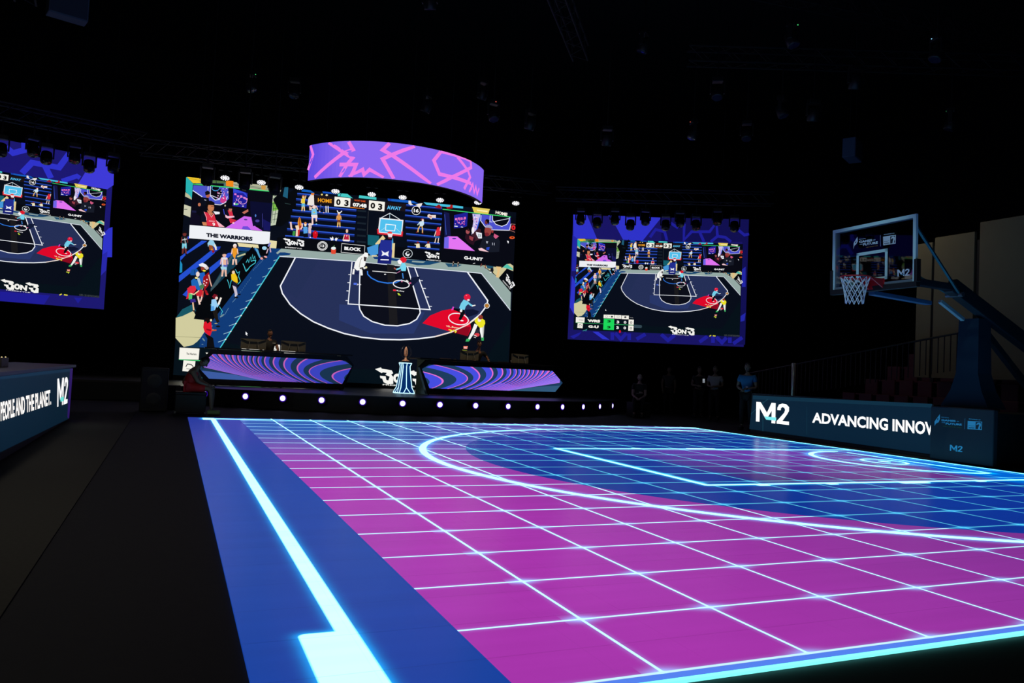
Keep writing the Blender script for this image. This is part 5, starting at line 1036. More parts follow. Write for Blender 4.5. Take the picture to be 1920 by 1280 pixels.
D.build('sponsor_emblem', PRINT, FW, (-1, 0, 0), hoop, ho, .0006); D = Pic(); D.m42(PW, (90, 150, 175), [bp(888, 752), bp(1058, 738), bp(1056, 828), bp(888, 840)]); D.build('letter_mark', PRINT, FW, (-1, 0, 0), hoop, ho, .0006); D = Pic(); D.m42(PW, (90, 150, 175), [bp(120, 850), bp(265, 842), bp(262, 915), bp(125, 922)])
D.build('letter_mark', PRINT, FW, (-1, 0, 0), hoop, ho, .0006)
# the board hangs turned a little towards the far side and tipped slightly down
pv = Vector((HX, HY, 3.0)) - Vector(ho); Rb = Matrix.Rotation(math.radians(-2.4), 4, 'Z') @ Matrix.Rotation(math.radians(-1.4), 4, 'Y')
for o in hoop.children:
    if o.name.split('.')[0] in ('backboard_glass', 'board_frame', 'bottom_padding', 'corner_padding', 'target_square', 'event_logo', 'sponsor_emblem', 'letter_mark'):
        o.matrix_local = Matrix.Translation(pv) @ Rb @ Matrix.Translation(-pv)
# rim, bracket, net
RC = np.array([8.10, 6.52, 3.05]); RR = .225
REDM = mat('rim_red', (190, 30, 42), .4)
bm = BM(); tube(bm, [(RC[0] + RR * math.cos(t) - ho[0], RC[1] + RR * math.sin(t) - ho[1], RC[2]) for t in np.linspace(0, 2 * PI, 33)], .011, 8, False); obj('rim', bm, REDM, hoop, True)
bm = BM(); k0 = RC - ho
a = [(k0[0] + .12, k0[1] - .2, .0), (HX - .03 - ho[0], k0[1] - .17 , 0), (HX - .03 - ho[0], k0[1] + .20, 0), (k0[0] + .12, k0[1] + .2, 0)]
box(bm, (k0[0] + .32, k0[1] + .02, k0[2] + .0), (.30, .32, .012)); box(bm, (HX - .035 - ho[0], k0[1] + .02, k0[2] - .07), (.02, .34, .17)); prism(bm, [(k0[0] + .2, k0[2]), (HX - .04 - ho[0], k0[2]), (HX - .04 - ho[0], k0[2] - .15)], k0[1] - .14, k0[1] - .12); prism(bm, [(k0[0] + .2, k0[2]), (HX - .04 - ho[0], k0[2]), (HX - .04 - ho[0], k0[2] - .15)], k0[1] + .14, k0[1] + .16); obj('rim_bracket', bm, REDM, hoop)
bm = BM(); NN = 12
def nr(t): return RR * (1 - .50 * t ** .8 + .10 * t * t)
for k in range(NN):
    for sgn in (-1, 1):
        pts = [(k0[0] + nr(t) * math.cos(2 * PI * (k + sgn * t * 2.5) / NN), k0[1] + nr(t) * math.sin(2 * PI * (k + sgn * t * 2.5) / NN), k0[2] - .012 - .42 * t) for t in np.linspace(0, 1, 9)]
        tube(bm, pts, .0058, 5)
obj('net', bm, mat('net_white', (240, 255, 255), .7, grain=0), hoop)
# arms
ARM = mat('hoop_arm_black', (26, 34, 42), .5, .0); ARM2 = mat('hoop_arm_blue', (60, 104, 136), .5)
def beam(name, p, q2, w, h, m):
    p = np.array(p, float) - ho; q2 = np.array(q2, float) - ho; bm = BM(); d = Vector(q2 - p); L = d.length; d.normalize(); s = d.cross(Vector((0, 0, 1))).normalized(); u = s.cross(d)
    R_ = Matrix((d, s, u)).transposed(); box(bm, (p + q2) / 2, (L, w, h), R_, bev=min(w, h) * .12); return obj(name, bm, m, hoop)
beam('upper_arm', (8.72, HY, 3.14), (10.75, HY, 3.10), .16, .12, ARM); beam('lower_arm', (8.72, HY + .1, 2.86), (10.1, HY + .1, 2.80), .13, .07, ARM2)
beam('boom', (10.5, HY, 3.14), (12.9, HY - .2, 1.95), .18, .26, ARM)
beam('brace', (9.0, HY - .45, 4.0), (10.6, HY - .1, 3.0), .04, .04, mat('brace_teal', (60, 120, 130), .35, .6)); beam('brace', (8.7, HY + .62, 3.9), (10.6, HY + .1, 3.0), .04, .04, mat('brace_teal'))
beam('tension_strut', (10.25, HY, 2.84), (10.85, HY, 2.56), .07, .06, mat('strut_pale', (140, 165, 165), .5))
bm = BM(); tube(bm, [np.array((10.62, HY - .16, 2.98)) - ho, np.array((10.62, HY + .16, 2.98)) - ho], .045, 10); obj('hinge_pin', bm, GREYM, hoop)
bm = BM(); prof2 = [(2.60, .19, .16), (1.62, .21, .18), (1.3, .30, .2), (1.0, .46, .24)]
rings = []
for zz, wy, wx in prof2: rings.append([bm.verts.new((x * wx + .1, y * wy + .1, zz)) for x, y in ((-1, -1), (1, -1), (1, 1), (-1, 1))])
for a, b in zip(rings, rings[1:]):
    for k in range(4): bm.faces.new((a[k], a[(k + 1) % 4], b[(k + 1) % 4], b[k]))
bm.faces.new(rings[0][::-1]); bm.faces.new(rings[-1]); obj('column_padding', bm, mat('column_pad_blue', (16, 42, 56), .8, 0, .2), hoop)
beam('back_strut', (11.35, HY + .05, 2.5), (13.2, HY + .0, 1.0), .1, .12, ARM)
BX0 = 10.86
hb('base_box', ((BX0 + 13.4) / 2, HY, .5), (13.4 - BX0 - .1, 1.1, .86), PAD); hb('base_padding', (BX0 + .06, HY, .51), (.12, 1.2, .97), mat('base_pad_navy', (10, 28, 38), .7), bev=.02)
for xx in (11.1, 13.0):
    for sg in (-1, 1):
        bm = BM(); tube(bm, [(xx - ho[0], sg * .5 - .03, .07), (xx - ho[0], sg * .5 + .03, .07)], .07, 12); obj('wheel', bm, BLACK, hoop)
D = Pic(); hz = lambda x, y: (1740 + x * .125, 740 + y * .125); CYP = (90, 190, 215)
D.poly(CYP, [hz(98, 400), hz(178, 290), hz(180, 360), hz(160, 410), hz(120, 430), hz(100, 465)]); D.poly((8, 24, 34), [hz(140, 352), hz(156, 345), hz(152, 375), hz(140, 380)])
D.text(CYP, 'PHYGITAL', [hz(203, 328), hz(318, 340), hz(318, 352), hz(203, 341)], .02); D.text(CYP, 'GAMES', [hz(200, 362), hz(415, 380), hz(415, 408), hz(200, 392)], .05); D.text(CYP, 'OF', [hz(432, 390), hz(465, 393), hz(465, 408), hz(432, 406)], .02)
D.text(CYP, 'THE', [hz(202, 405), hz(255, 410), hz(255, 424), hz(202, 420)], .02); D.text(CYP, 'FUTURE', [hz(265, 415), hz(508, 432), hz(508, 462), hz(265, 445)], .05); D.text((52, 90, 40), 'ABU DHABI 2025', [hz(225, 460), hz(503, 483), hz(503, 500), hz(225, 476)], .02)
D.line(CYP, .4, [hz(556, 355), hz(548, 515)]); D.text(CYP, 'POWERED BY', [hz(615, 355), hz(792, 370), hz(792, 384), hz(615, 370)], .02); FB = lambda p: on_x(p[0], p[1], BX0 - .003)
D.build('event_logo', PRINT, FB, (-1, 0, 0), hoop, ho, .0008); D = Pic(); emirate(D, [hz(597, 390), hz(812, 402), hz(806, 528), hz(592, 512)], CYP, (8, 24, 34)); D.build('sponsor_emblem', PRINT, FB, (-1, 0, 0), hoop, ho, .0008); D = Pic(); D.m42(CYP, (50, 140, 165), [hz(330, 748), hz(522, 770), hz(516, 858), hz(328, 836)])
D.build('letter_mark', PRINT, FB, (-1, 0, 0), hoop, ho, .0008)

# ------------------------------------------------------------------ rigging: trusses, lamps
def truss(label, p, q2, w=.4):
    p = Vector(p); q2 = Vector(q2); L = (q2 - p).length; t = thing('lighting_truss', label, 'truss', p, 0, 'lighting trusses under the roof'); d = (q2 - p).normalized(); s = d.cross(Vector((0, 0, 1))).normalized(); u = s.cross(d)
    cs = [s * (w / 2 * a) + u * (w / 2 * b) for a, b in ((-1, -1), (1, -1), (1, 1), (-1, 1))]
    for c in cs:
        bm = BM(); tube(bm, [c, c + d * L], .025, 6); obj('chord', bm, TRUSSM, t)
    bm = BM(); n = int(L / w)
    for k in range(n):
        for a in range(4):
            c0, c1 = (cs[a], cs[(a + 1) % 4]) if k % 2 else (cs[(a + 1) % 4], cs[a]); tube(bm, [c0 + d * (L * k / n), c1 + d * (L * (k + 1) / n)], .012, 4)
    o = obj('lacing', bm, TRUSSM, t); o['kind'] = 'stuff'
    for f in (.12, .88):
        bm = BM(); c = d * (L * f); tube(bm, [c, Vector((c.x, c.y, 14.45 - p.z))], .008, 4); obj('suspension_cable', bm, BLACK, t)
    return t
truss('black lighting truss above the main screen carrying the round white lamps', (-3.2, 21.6, 7.12), (9.8, 21.6, 7.75))
def hang_truss(label, pl, dd, z_):
    a, b = pl.pt(-.6, 0) + pl.n * dd, pl.pt(SW + .5, 0) + pl.n * dd; truss(label, (a[0], a[1], z_), (b[0], b[1], z_))
hang_truss('black lighting truss in front of the left side screen', LP, 1.5, 7.55); hang_truss('black lighting truss in front of the right side screen', RP, 1.5, 7.55)
truss('long roof truss crossing the hall just above the curved banner', (-8, 15.2, 11.3), (22, 11.2, 11.3)); truss('roof truss running from the stage towards the viewer, left of the middle', (2.2, 8.5, 9.9), (7.6, 15.5, 9.9)); truss('roof truss running over the right side of the court', (9.5, 9., 9.6), (15., 3.6, 9.6)); truss('roof truss high above the left floor', (-4.8, 9., 9.), (-5.4, 17., 9.)); truss('second roof truss above the right court edge', (10., 14., 9.8), (21., 8.6, 9.8))
LAMPF = mat('white_lamp_face', (220, 215, 235), .4, emit=(205, 195, 232), estr=.75); LAMPD = mat('white_lamp_dot', (255, 255, 255), .4, emit=(255, 252, 255), estr=1.8)
def round_lamp(dim):
    t = thing('round_lamp', '', 'lamp'); b = BM(); lathe(b, [(.05, .22), (.12, .18), (.155, .05), (.157, 0), (.148, 0)], 18); obj('case', b, CASE, t)
    b = BM(); lathe(b, [(.147, .02), (.147, .002), (.1, .001)], 18); obj('face', b, LAMPF, t)
    b = BM()
    for r, n in ((0, 1), (.052, 6), (.105, 11)):
        for k in range(n): lathe(b, [(.02, 0), (.019, -.006), (.01, -.008)], 7, Matrix.Translation((r * math.cos(2 * PI * k / n), r * math.sin(2 * PI * k / n), -.0005)))
    o = obj('light_dots', b, LAMPD, t); o['kind'] = 'stuff'
    b = BM(); box(b, (.19, 0, .10), (.015, .04, .3)); box(b, (-.19, 0, .10), (.015, .04, .3)); box(b, (0, 0, .255), (.39, .04, .015)); tube(b, [(0, 0, .26), (0, .1, .75)], .02, 6); obj('yoke', b, CASE, t)
    return t
lp = [(422, 333.5), (490, 342), (561, 351), (629, 358.5), (697, 364.5), (755, 370), (825, 375), (896, 379.5), (967, 381)]
ln = ['first from the left in the row of round white lamps above the main screen', 'second from the left in the row of round white lamps above the main screen', 'third from the left in the row of round lamps, left of the HOME score', 'round white lamp above the word HOME on the main screen', 'brightest round white lamp, above the game clock on the main screen', 'round white lamp above the word AWAY on the main screen', 'third from the right in the row of round lamps above the main screen', 'round white lamp partly hidden by the lower tip of the curved banner', 'round white lamp at the top right corner of the main screen']
r0_ = round_lamp(False)
for i, (u, v) in enumerate(lp):
    o = r0_ if i == 0 else copy_tree(r0_); q_ = on_y(u, v, 21.3); o.location = q_; o['label'] = ln[i]; o['category'] = 'lamp'; o['group'] = 'round lamps above the main screen'
    dirv = (Vector(CAM) - Vector(q_)); dirv.z = 0; dirv.normalize(); dirv = (dirv * .36 + Vector((0, 0, -.93))).normalized(); o.rotation_euler = (-dirv).to_track_quat('Z', 'Y').to_euler()
def moving_head():
    t = thing('moving_head_lamp', '', 'lamp')
    obj('base', boxm((0, 0, .33), (.28, .2, .12), bev=.015), CASE, t)
    for sg in (-1, 1): obj('yoke_arm', boxm((sg * .17, 0, .14), (.035, .1, .34), bev=.01), CASE, t)
    b = BM(); lathe(b, [(.06, .18), (.13, .14), (.15, 0), (.145, -.14), (.125, -.17), (.11, -.165)], 16, Matrix.Rotation(-.35, 4, 'X')); obj('head', b, CASE, t, True)
    b = BM(); lathe(b, [(.12, -.168), (.12, -.172), (.05, -.178)], 16, Matrix.Rotation(-.35, 4, 'X')); obj('lens', b, mat('dark_lens', (40, 40, 60), .08), t)
    b = BM(); tube(b, [(0, 0, .39), (0, 0, .56)], .025, 6); obj('clamp', b, CASE, t)
    return t
def pole(o, z0_, z1_):
    if True: b = BM(); tube(b, [(0, 0, .5), (0, 0, max(z1_ - z0_, .62))], .016, 5); obj('hanging_pole', b, CASE, o)
mh0 = moving_head(); first = True
sets = [((('left side screen'), LP, [(2, 280, 'at the left picture edge'), (62, 281, 'first whole one'), (87, 295, 'lowest one in the middle'), (140, 294, 'third from its right end'), (167, 311, 'large low one near its right corner'), (212, 312, 'last one over its right corner')])),
        ((('right side screen'), RP, [(1088.6, 411, 'over its left corner'), (1119.6, 417, 'second from the left'), (1153, 411, 'third from the left'), (1182, 421, 'low fourth from the left'), (1210, 412, 'fifth from the left'), (1248, 421.6, 'sixth from the left'), (1275, 415, 'seventh from the left'), (1305, 421.6, 'third from the right'), (1345, 412, 'second from the right'), (1377, 424, 'last on the right')])),
        ((('main screen'), MP, [(388, 334, 'near its left corner'), (459, 343, 'between the first two round lamps'), (515, 352, 'above the pale scaffold picture')]))]
for nm, pl, L in sets:
    for u, v, txt in L:
        o = copy_tree(mh0)
        dd = 1.5 if nm != 'main screen' else 5.6
        q_ = on_plane(u, v, pl.p0 + pl.n * dd, pl.n); o.location = q_; o['label'] = 'dark moving-head lamp silhouetted on the %s, %s' % (nm, txt); o['category'] = 'lamp'; o['group'] = 'moving-head lamps in front of the ' + nm
        o.rotation_euler = (0, 0, math.atan2(pl.n[1], pl.n[0]) + PI / 2 + random.uniform(-.2, .2)); pole(o, q_[2], 7.4 if nm != 'main screen' else 14.44)
# further fixtures high under the roof
hp = [(806, 4, 9.6), (1207, 86, 9.5), (1485, 74, 9.0), (1345, 174, 8.6), (1300, 250, 8.4), (1604, 154, 8.5), (1757, 100, 8.6), (1466, 208, 8.4), (470, 160, 9.), (552, 172, 9.), (925, 215, 8.2), (994, 232, 8.2), (1138, 262, 8.), (800, 200, 8.8), (1783, 232, 8.2), (905, 175, 8.9), (1525, 215, 8.2), (1400, 252, 8.3)]
for k, (u, v, zz) in enumerate(hp):
    o = copy_tree(mh0); o.location = on_z(u, v, zz); o['label'] = 'small dark moving-head lamp hanging under the unlit roof'; o['category'] = 'lamp'; o['group'] = 'lamps under the unlit roof'; o.rotation_euler = (0, 0, random.uniform(0, 6)); pole(o, zz, 14.44)
    if k % 2 == 0:
        c_ = ((150, 220, 255), (90, 255, 140), (255, 110, 90))[(k // 2) % 3]; obj('glint_dot', boxm((.05 * (k % 3 - 1), -.105, .33), (.02, .012, .02)), mat('glint_dot_%d' % ((k // 2) % 3), c_, .5, emit=c_, estr=.8), o)  # small emissive cubes stand in for glints on the lamp cases
for o in list(mh0.children): bpy.data.objects.remove(o)
bpy.data.objects.remove(mh0)
SPK = mat('speaker_blue_grey', (70, 84, 110), .6)
for nm, uv, zz, rz_, txt in (('hanging_speaker', (127, 12), 8.6, .3, 'pale blue-grey hanging panel high above the left floor'), ('hanging_speaker', (1598, 282), 8.0, .5, 'pale blue-grey hanging panel above and right of the right side screen')):
    t = thing(nm, txt, 'loudspeaker', tuple(on_z(*uv, zz)), rz_); obj('case', boxm((0, 0, 0), (.75, .35, .55), bev=.02), SPK, t); b = BM(); tube(b, [(-.3, 0, .27), (-.3, 0, 14.44 - t.location.z)], .01, 5); tube(b, [(.3, 0, .27), (.3, 0, 14.44 - t.location.z)], .01, 5); obj('cable', b, BLACK, t)
    obj('grille', boxm((0, -.178, 0), (.69, .01, .49)), mat('speaker_grille', (52, 62, 84), .8), t)

# ------------------------------------------------------------------ grandstand on the right: beige wall panels, railing, seats
WP = mat('beige_wall_panel', (122, 114, 86), .8, grain=.08, gscale=4)
wg = thing('grandstand_wall', 'beige panelled wall behind the hoop stand', 'wall panels', (15.3, 9.9, 0))
for yc, wd, z0_, z1_ in ((10.95, .42, 1.6, 5.0), (10.15, 1.05, 1.6, 5.1), (8.3, 2.4, 1.6, 5.3), (6.55, .85, 1.6, 5.5)):
    obj('wall_panel', boxm((0, yc - 9.9, (z0_ + z1_) / 2), (.08, wd, z1_ - z0_), bev=.01), WP, wg)
for yc in (10.70, 9.55, 7.05): obj('panel_joint', boxm((.03, yc - 9.9, 3.2), (.06, .09, 3.4)), mat('dark_joint', (18, 17, 15), .7), wg)
rl = thing('grandstand_railing', 'thin black railing in front of the beige wall and stand', 'railing', (14.6, 12.5, 0))
RAILM = mat('railing_black', (28, 30, 30), .5, .3)
for k in range(46):
    yy = 9.2 + k * .16; zb = 2.25 - (yy - 9.2) * .155; obj('baluster', boxm((0, yy - 12.5, zb), (.018, .018, .85)), RAILM, rl)
b = BM(); tube(b, [(0, 9.1 - 12.5, 2.70), (0, 16.5 - 12.5, 1.56)], .025, 6); obj('handrail', b, RAILM, rl)
SEATR = mat('seat_red', (74, 12, 18), .5)
tier = thing('grandstand_tiers', 'dark stepped seating tiers right of the sponsor board', 'grandstand', (15, 8, 0))
for k in range(5): obj('tier_step', boxm((12.9 + k * .85 + 2.0 - 15, 9.4 - 8, .15 + k * .2), (.85, 8.2, .3 + k * .4)), mat('tier_concrete', (30, 28, 28), .8), tier)
def seat():
    t = thing('stadium_seat', '', 'seat'); obj('seat_pan', boxm((0, 0, .40), (.40, .42, .05), bev=.015), SEATR, t); obj('backrest', boxm((.2, 0, .62), (.05, .42, .42), bev=.015), SEATR, t); obj('bracket', boxm((.08, 0, .19), (.08, .1, .38)), BLACK, t); return t
s0 = seat(); n_ = 0
for k in range(5):
    for j in range(14):
        o = s0 if n_ == 0 else copy_tree(s0); n_ += 1
        o.location = (12.95 + k * .85 + 2.0, 13.1 - j * .56, .30 + k * .4); o['label'] = 'dark red plastic grandstand seat behind the right sponsor board'; o['category'] = 'seat'; o['group'] = 'red grandstand seats'
bo = thing('bollard_post', 'upright steel post behind the right sponsor board', 'post', (13.0, 12.95, 0)); b = BM(); lathe(b, [(.055, 0), (.055, 1.82), (.045, 1.84)], 14); obj('tube', b, mat('steel_post', (190, 185, 170), .3, .6), bo, True); obj('base_plate', boxm((0, 0, .008), (.2, .2, .016)), GREYM, bo)

# ------------------------------------------------------------------ loudspeakers / cases beside the stage
for nm, loc, s, txt in (('floor_speaker', (-2.3, 16.1, 0), (.55, .5, .95), 'black floor loudspeaker left of the seated player'), ('floor_speaker', (-1.98, 17.0, 0), (.45, .45, .55), 'low black monitor loudspeaker with violet glints beside the stage')):
    t = thing(nm, txt, 'loudspeaker', loc); obj('case', boxm((0, 0, s[2] / 2), s, bev=.02), BLACK, t); obj('grille', boxm((0, -s[1] / 2 - .006, s[2] / 2), (s[0] * .88, .012, s[2] * .88)), mat('grille_dark', (26, 24, 36), .5, .5), t)
    for k in range(2):
        b = BM(); lathe(b, [(.14, -.004), (.15, .006), (.10, .01)], 16, Matrix.Translation((0, -s[1] / 2 - .014, s[2] * (.28 + .42 * k))) @ Matrix.Rotation(PI / 2, 4, 'X')); obj('driver', b, CASE, t)
# ------------------------------------------------------------------ people
SKIN = lambda n, c: mat('skin_' + n, c, .55)
def skinned(name, chains, m, parent, sub=1):
    """chains: list of [(point, radius), ...]; chains sharing an equal start point are joined there"""
    vs, rs, es = [], [], []
    def idx(p, r):
        for i, q in enumerate(vs):
            if (Vector(q) - Vector(p)).length < 1e-5: return i
        vs.append(tuple(p)); rs.append(r); return len(vs) - 1
    for ch in chains:
        pr = None
        for p, r in ch:
            i = idx(p, r)
            if pr is not None: es.append((pr, i))
            pr = i
    me = bpy.data.meshes.new(name); me.from_pydata(vs, es, []); o = bpy.data.objects.new(name, me); COL.objects.link(o)
    md = o.modifiers.new('s', 'SKIN'); md.use_smooth_shade = True
    lay = me.skin_vertices[0].data
    for i, r in enumerate(rs): lay[i].radius = (r, r); lay[i].use_root = (i == 0)
    s2 = o.modifiers.new('b', 'SUBSURF'); s2.levels = sub; s2.render_levels = sub
    dg = bpy.context.evaluated_depsgraph_get(); dg.update(); ev = o.evaluated_get(dg); me2 = bpy.data.meshes.new_from_object(ev); bpy.data.objects.remove(o)
    for pp in me2.polygons: pp.use_smooth = True
    me2.materials.clear(); me2.name = name
    return link(name, me2, m, parent)
def person(label, loc, rz, J, skin, top, bottom, hair, hairlen=1., sleeves=True, extras=None, long_pants=True, cap=None, bald=False):
    """J: joints in metres, facing -Y, feet at z=0"""
    t = thing('person', label, 'person', loc, rz); V = Vector
    hd, nk, ch, wa, pe = V(J['head']), V(J['neck']), V(J['chest']), V(J['waist']), V(J['pelvis'])
    sl, sr, el, er, wl, wr = [V(J[k]) for k in ('sl', 'sr', 'el', 'er', 'wl', 'wr')]; hl, hr, kl, kr, al, ar = [V(J[k]) for k in ('hl', 'hr', 'kl', 'kr', 'al', 'ar')]
    body = [[(pe, .125), (wa, .115), (ch, .135), (nk, .058), (nk.lerp(hd, .45), .055)], [(ch, .135), (sl, .062), (el, .043), (wl, .028)], [(ch, .135), (sr, .062), (er, .043), (wr, .028)], [(pe, .125), (hl, .085), (kl, .058), (al, .038)], [(pe, .125), (hr, .085), (kr, .058), (ar, .038)]]
    bo_ = skinned('body', body, skin, t)
    # head, ears, nose, hands joined into the same skin-coloured body mesh
    up = (hd - nk).normalized(); fwd = V(J.get('face', (0, -1, 0))).normalized(); fwd = (fwd - up * fwd.dot(up)).normalized(); side = up.cross(fwd)
    R3 = Matrix((side, -fwd, up)).transposed()
    bm = BM(); bm.from_mesh(bo_.data)
    r = bmesh.ops.create_icosphere(bm, subdivisions=2, radius=1.)['verts']
    for v in r:
        x, y, z_ = v.co; taper = 1 - .22 * max(0, -z_) ** 1.3; v.co = hd + R3 @ V((x * .075 * taper, y * .092 * (1 - .08 * max(0, -z_)) , z_ * .118))
    def blob(c, rx, ry, rz2):
        q = bmesh.ops.create_icosphere(bm, subdivisions=1, radius=1.)['verts']
        for v in q: v.co = hd + R3 @ V((c[0] + v.co.x * rx, c[1] + v.co.y * ry, c[2] + v.co.z * rz2))
    blob((0, -.095, -.02), .014, .02, .026); blob((.076, .0, -.01), .01, .018, .028); blob((-.076, .0, -.01), .01, .018, .028); blob((0, -.075, -.095), .03, .02, .022)
    for w_, e_2, sg in ((wl, el, 1), (wr, er, -1)):
        d = (w_ - e_2).normalized(); s_ = d.orthogonal().normalized(); n_2 = d.cross(s_)
        tube(bm, [w_ - d * .01, w_ + d * .03, w_ + d * .085], [.026, .034, .030], 8)
        for f in range(4):
            o_ = s_ * (f - 1.5) * .018; Lf = (.065, .08, .075, .058)[f]; b0 = w_ + d * .08 + o_
            tube(bm, [b0, b0 + d * Lf * .5 + n_2 * .006, b0 + d * Lf * .85 + n_2 * .022], [.0095, .009, .007], 6)
        b0 = w_ + d * .03 + s_ * .03 * 1; tube(bm, [b0, b0 + d * .03 + s_ * .02, b0 + d * .055 + s_ * .024 + n_2 * .012], [.011, .010, .008], 6)
    bm.to_mesh(bo_.data); bm.free()
    for pp in bo_.data.polygons: pp.use_smooth = True
    # eyes, mouth
    bm = BM()
    for sg in (-1, 1):
        q = bmesh.ops.create_icosphere(bm, subdivisions=1, radius=1.)['verts']
        for v in q: v.co = hd + R3 @ V((sg * .03 + v.co.x * .012, -.083 + v.co.y * .008, .012 + v.co.z * .006))
    obj('eyes', bm, mat('eye_dark', (20, 16, 16), .3), t)
    bm = BM(); q = bmesh.ops.create_icosphere(bm, subdivisions=1, radius=1.)['verts']
    for v in q: v.co = hd + R3 @ V((v.co.x * .022, -.081 + v.co.y * .008, -.058 + v.co.z * .006))
    obj('mouth', bm, mat('lip', (120, 60, 55), .5), t)
    # shirt
    e1 = .026
    def ext(a, b, f): return a.lerp(b, f)
    arm = lambda s_, e_3: [(ch, .150), (s_, .082), (ext(s_, e_3, .55), .068)] if sleeves else [(ch, .150), (ext(ch, s_, .8), .075)]
    skinned('shirt', [[(pe.lerp(wa, .05), .150), (wa, .140), (ch, .150), (ch.lerp(nk, .65), .082)], arm(sl, el), arm(sr, er)], top, t)
    leg = lambda h_, k_, a_: [(pe, .142), (h_, .105), (k_, .082), (k_.lerp(a_, .9), .062)] if long_pants else [(pe, .142), (h_, .108), (h_.lerp(k_, .85), .098)]
    skinned('trousers' if long_pants else 'shorts', [leg(hl, kl, al), leg(hr, kr, ar)], bottom, t)
    if not bald:
        bm = BM(); q = bmesh.ops.create_icosphere(bm, subdivisions=2, radius=1.)['verts']
        for v in q:
            x, y, z_ = v.co
            if z_ < -.15 * hairlen and True: v.co.z = -.15 * hairlen; 
            if y < -.1 and v.co.z < .45: v.co.y = -.1; v.co.z = max(v.co.z, .45) if y < -.5 else v.co.z
            v.co = hd + R3 @ V((v.co.x * .084, v.co.y * .102 + .004, v.co.z * .128 + .008))
        obj('cap' if cap else 'hair', bm, cap or hair, t, True)
    for a_, k_ in ((al, kl), (ar, kr)):
        bm = BM(); fd = fwd.copy(); fd.z = 0; fd = V(J.get('toes', (0, -1, 0))); R4 = Matrix((fd.cross(V((0, 0, 1))), -fd, V((0, 0, 1)))).transposed()
        box(bm, V((a_.x, a_.y, max(a_.z - .045, .045))) + fd * .055, (.095, .27, .085), R4, bev=.025); obj('shoe', bm, J.get('shoe') or mat('shoe_dark', (28, 28, 30), .6), t)
    if extras: extras(t)
    return t
def standing(h=1.75, **k):
    s = h / 1.75; J = dict(head=(0, -.02, 1.64), neck=(0, 0, 1.46), chest=(0, .0, 1.28), waist=(0, .01, 1.08), pelvis=(0, 0, .95), sl=(.185, 0, 1.39), sr=(-.185, 0, 1.39), el=(.24, .02, 1.12), er=(-.24, .02, 1.12), wl=(.22, -.10, .90), wr=(-.22, -.10, .90), hl=(.095, 0, .90), hr=(-.095, 0, .90), kl=(.11, -.015, .50), kr=(-.11, -.015, .50), al=(.12, .02, .09), ar=(-.12, .02, .09)); J.update(k)
    return {a: (tuple(c * s for c in b) if isinstance(b, tuple) and a not in ('face', 'toes') else b) for a, b in J.items()}
HB = mat('hair_black', (14, 12, 12), .6); DKT = mat('black_shirt', (14, 14, 17), .7); DKP = mat('black_trousers', (12, 12, 14), .8)
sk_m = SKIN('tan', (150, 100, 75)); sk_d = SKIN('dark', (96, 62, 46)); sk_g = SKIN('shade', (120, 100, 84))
# seated player in red at the stage front (facing right in the picture)
case_ = thing('flight_case', 'black flight case the red-shirted player sits on', 'case', (-1.56, 15.5, 0), 0)
obj('body', boxm((0, 0, .22), (.62, .5, .40), bev=.015), BLACK, case_); obj('lid', boxm((0, 0, .445), (.63, .51, .05), bev=.01), BLACK, case_)
for sx3 in (-1, 1):
    for sy3 in (-1, 1): obj('corner_guard', boxm((sx3 * .3, sy3 * .24, .03), (.05, .05, .05), bev=.01), GREYM, case_)
Jr = dict(head=(.0, -.23, 1.13), neck=(0, -.10, 1.0), chest=(0, -.02, .84), waist=(0, .07, .66), pelvis=(0, .09, .58), sl=(.18, -.03, .93), sr=(-.18, -.03, .93), el=(.2, -.16, .70), er=(-.2, -.16, .70), wl=(.08, -.36, .62), wr=(-.08, -.36, .62), hl=(.10, .02, .57), hr=(-.10, .02, .57), kl=(.13, -.42, .56), kr=(-.13, -.42, .56), al=(.12, -.42, .09), ar=(-.12, -.46, .09), face=(0, -1, -.55), shoe=mat('shoe_green', (120, 170, 110), .6))
person('person in a red jersey sitting bent over on a flight case before the stage', (-1.56, 15.5, 0), math.radians(78), Jr, sk_g, mat('red_jersey', (170, 24, 26), .7), mat('red_shorts', (190, 22, 24), .7), HB, sleeves=False, long_pants=False)
# standing person in bright blue shirt
def badge(t): obj('badge', boxm((.06, -.19, 1.12), (.06, .006, .09)), mat('badge_white', (210, 205, 220), .5), t)
bl_ = on_z(1397, 808, 0)
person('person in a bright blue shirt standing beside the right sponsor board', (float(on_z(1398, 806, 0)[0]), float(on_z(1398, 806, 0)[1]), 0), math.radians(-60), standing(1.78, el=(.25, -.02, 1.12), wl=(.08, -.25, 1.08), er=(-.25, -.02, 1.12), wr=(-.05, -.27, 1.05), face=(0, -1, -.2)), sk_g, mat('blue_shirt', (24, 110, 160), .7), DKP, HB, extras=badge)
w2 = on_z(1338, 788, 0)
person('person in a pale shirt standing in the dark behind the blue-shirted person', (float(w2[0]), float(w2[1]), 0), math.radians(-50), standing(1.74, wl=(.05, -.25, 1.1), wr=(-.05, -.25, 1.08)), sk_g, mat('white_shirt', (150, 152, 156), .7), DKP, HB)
w3 = on_z(1308, 783, 0)
person('person in black holding a phone, left of the pale-shirted person', (float(w3[0]), float(w3[1]), 0), math.radians(-20), standing(1.72, wl=(.06, -.28, 1.22), wr=(-.1, -.2, 1.1)), sk_g, DKT, DKP, HB, extras=lambda t: obj('phone', boxm((.04, -.38, 1.26), (.07, .01, .13)), mat('phone_lit', (240, 240, 240), .4, emit=(200, 210, 220), estr=.4), t))
w4 = on_z(1200, 782, 0)
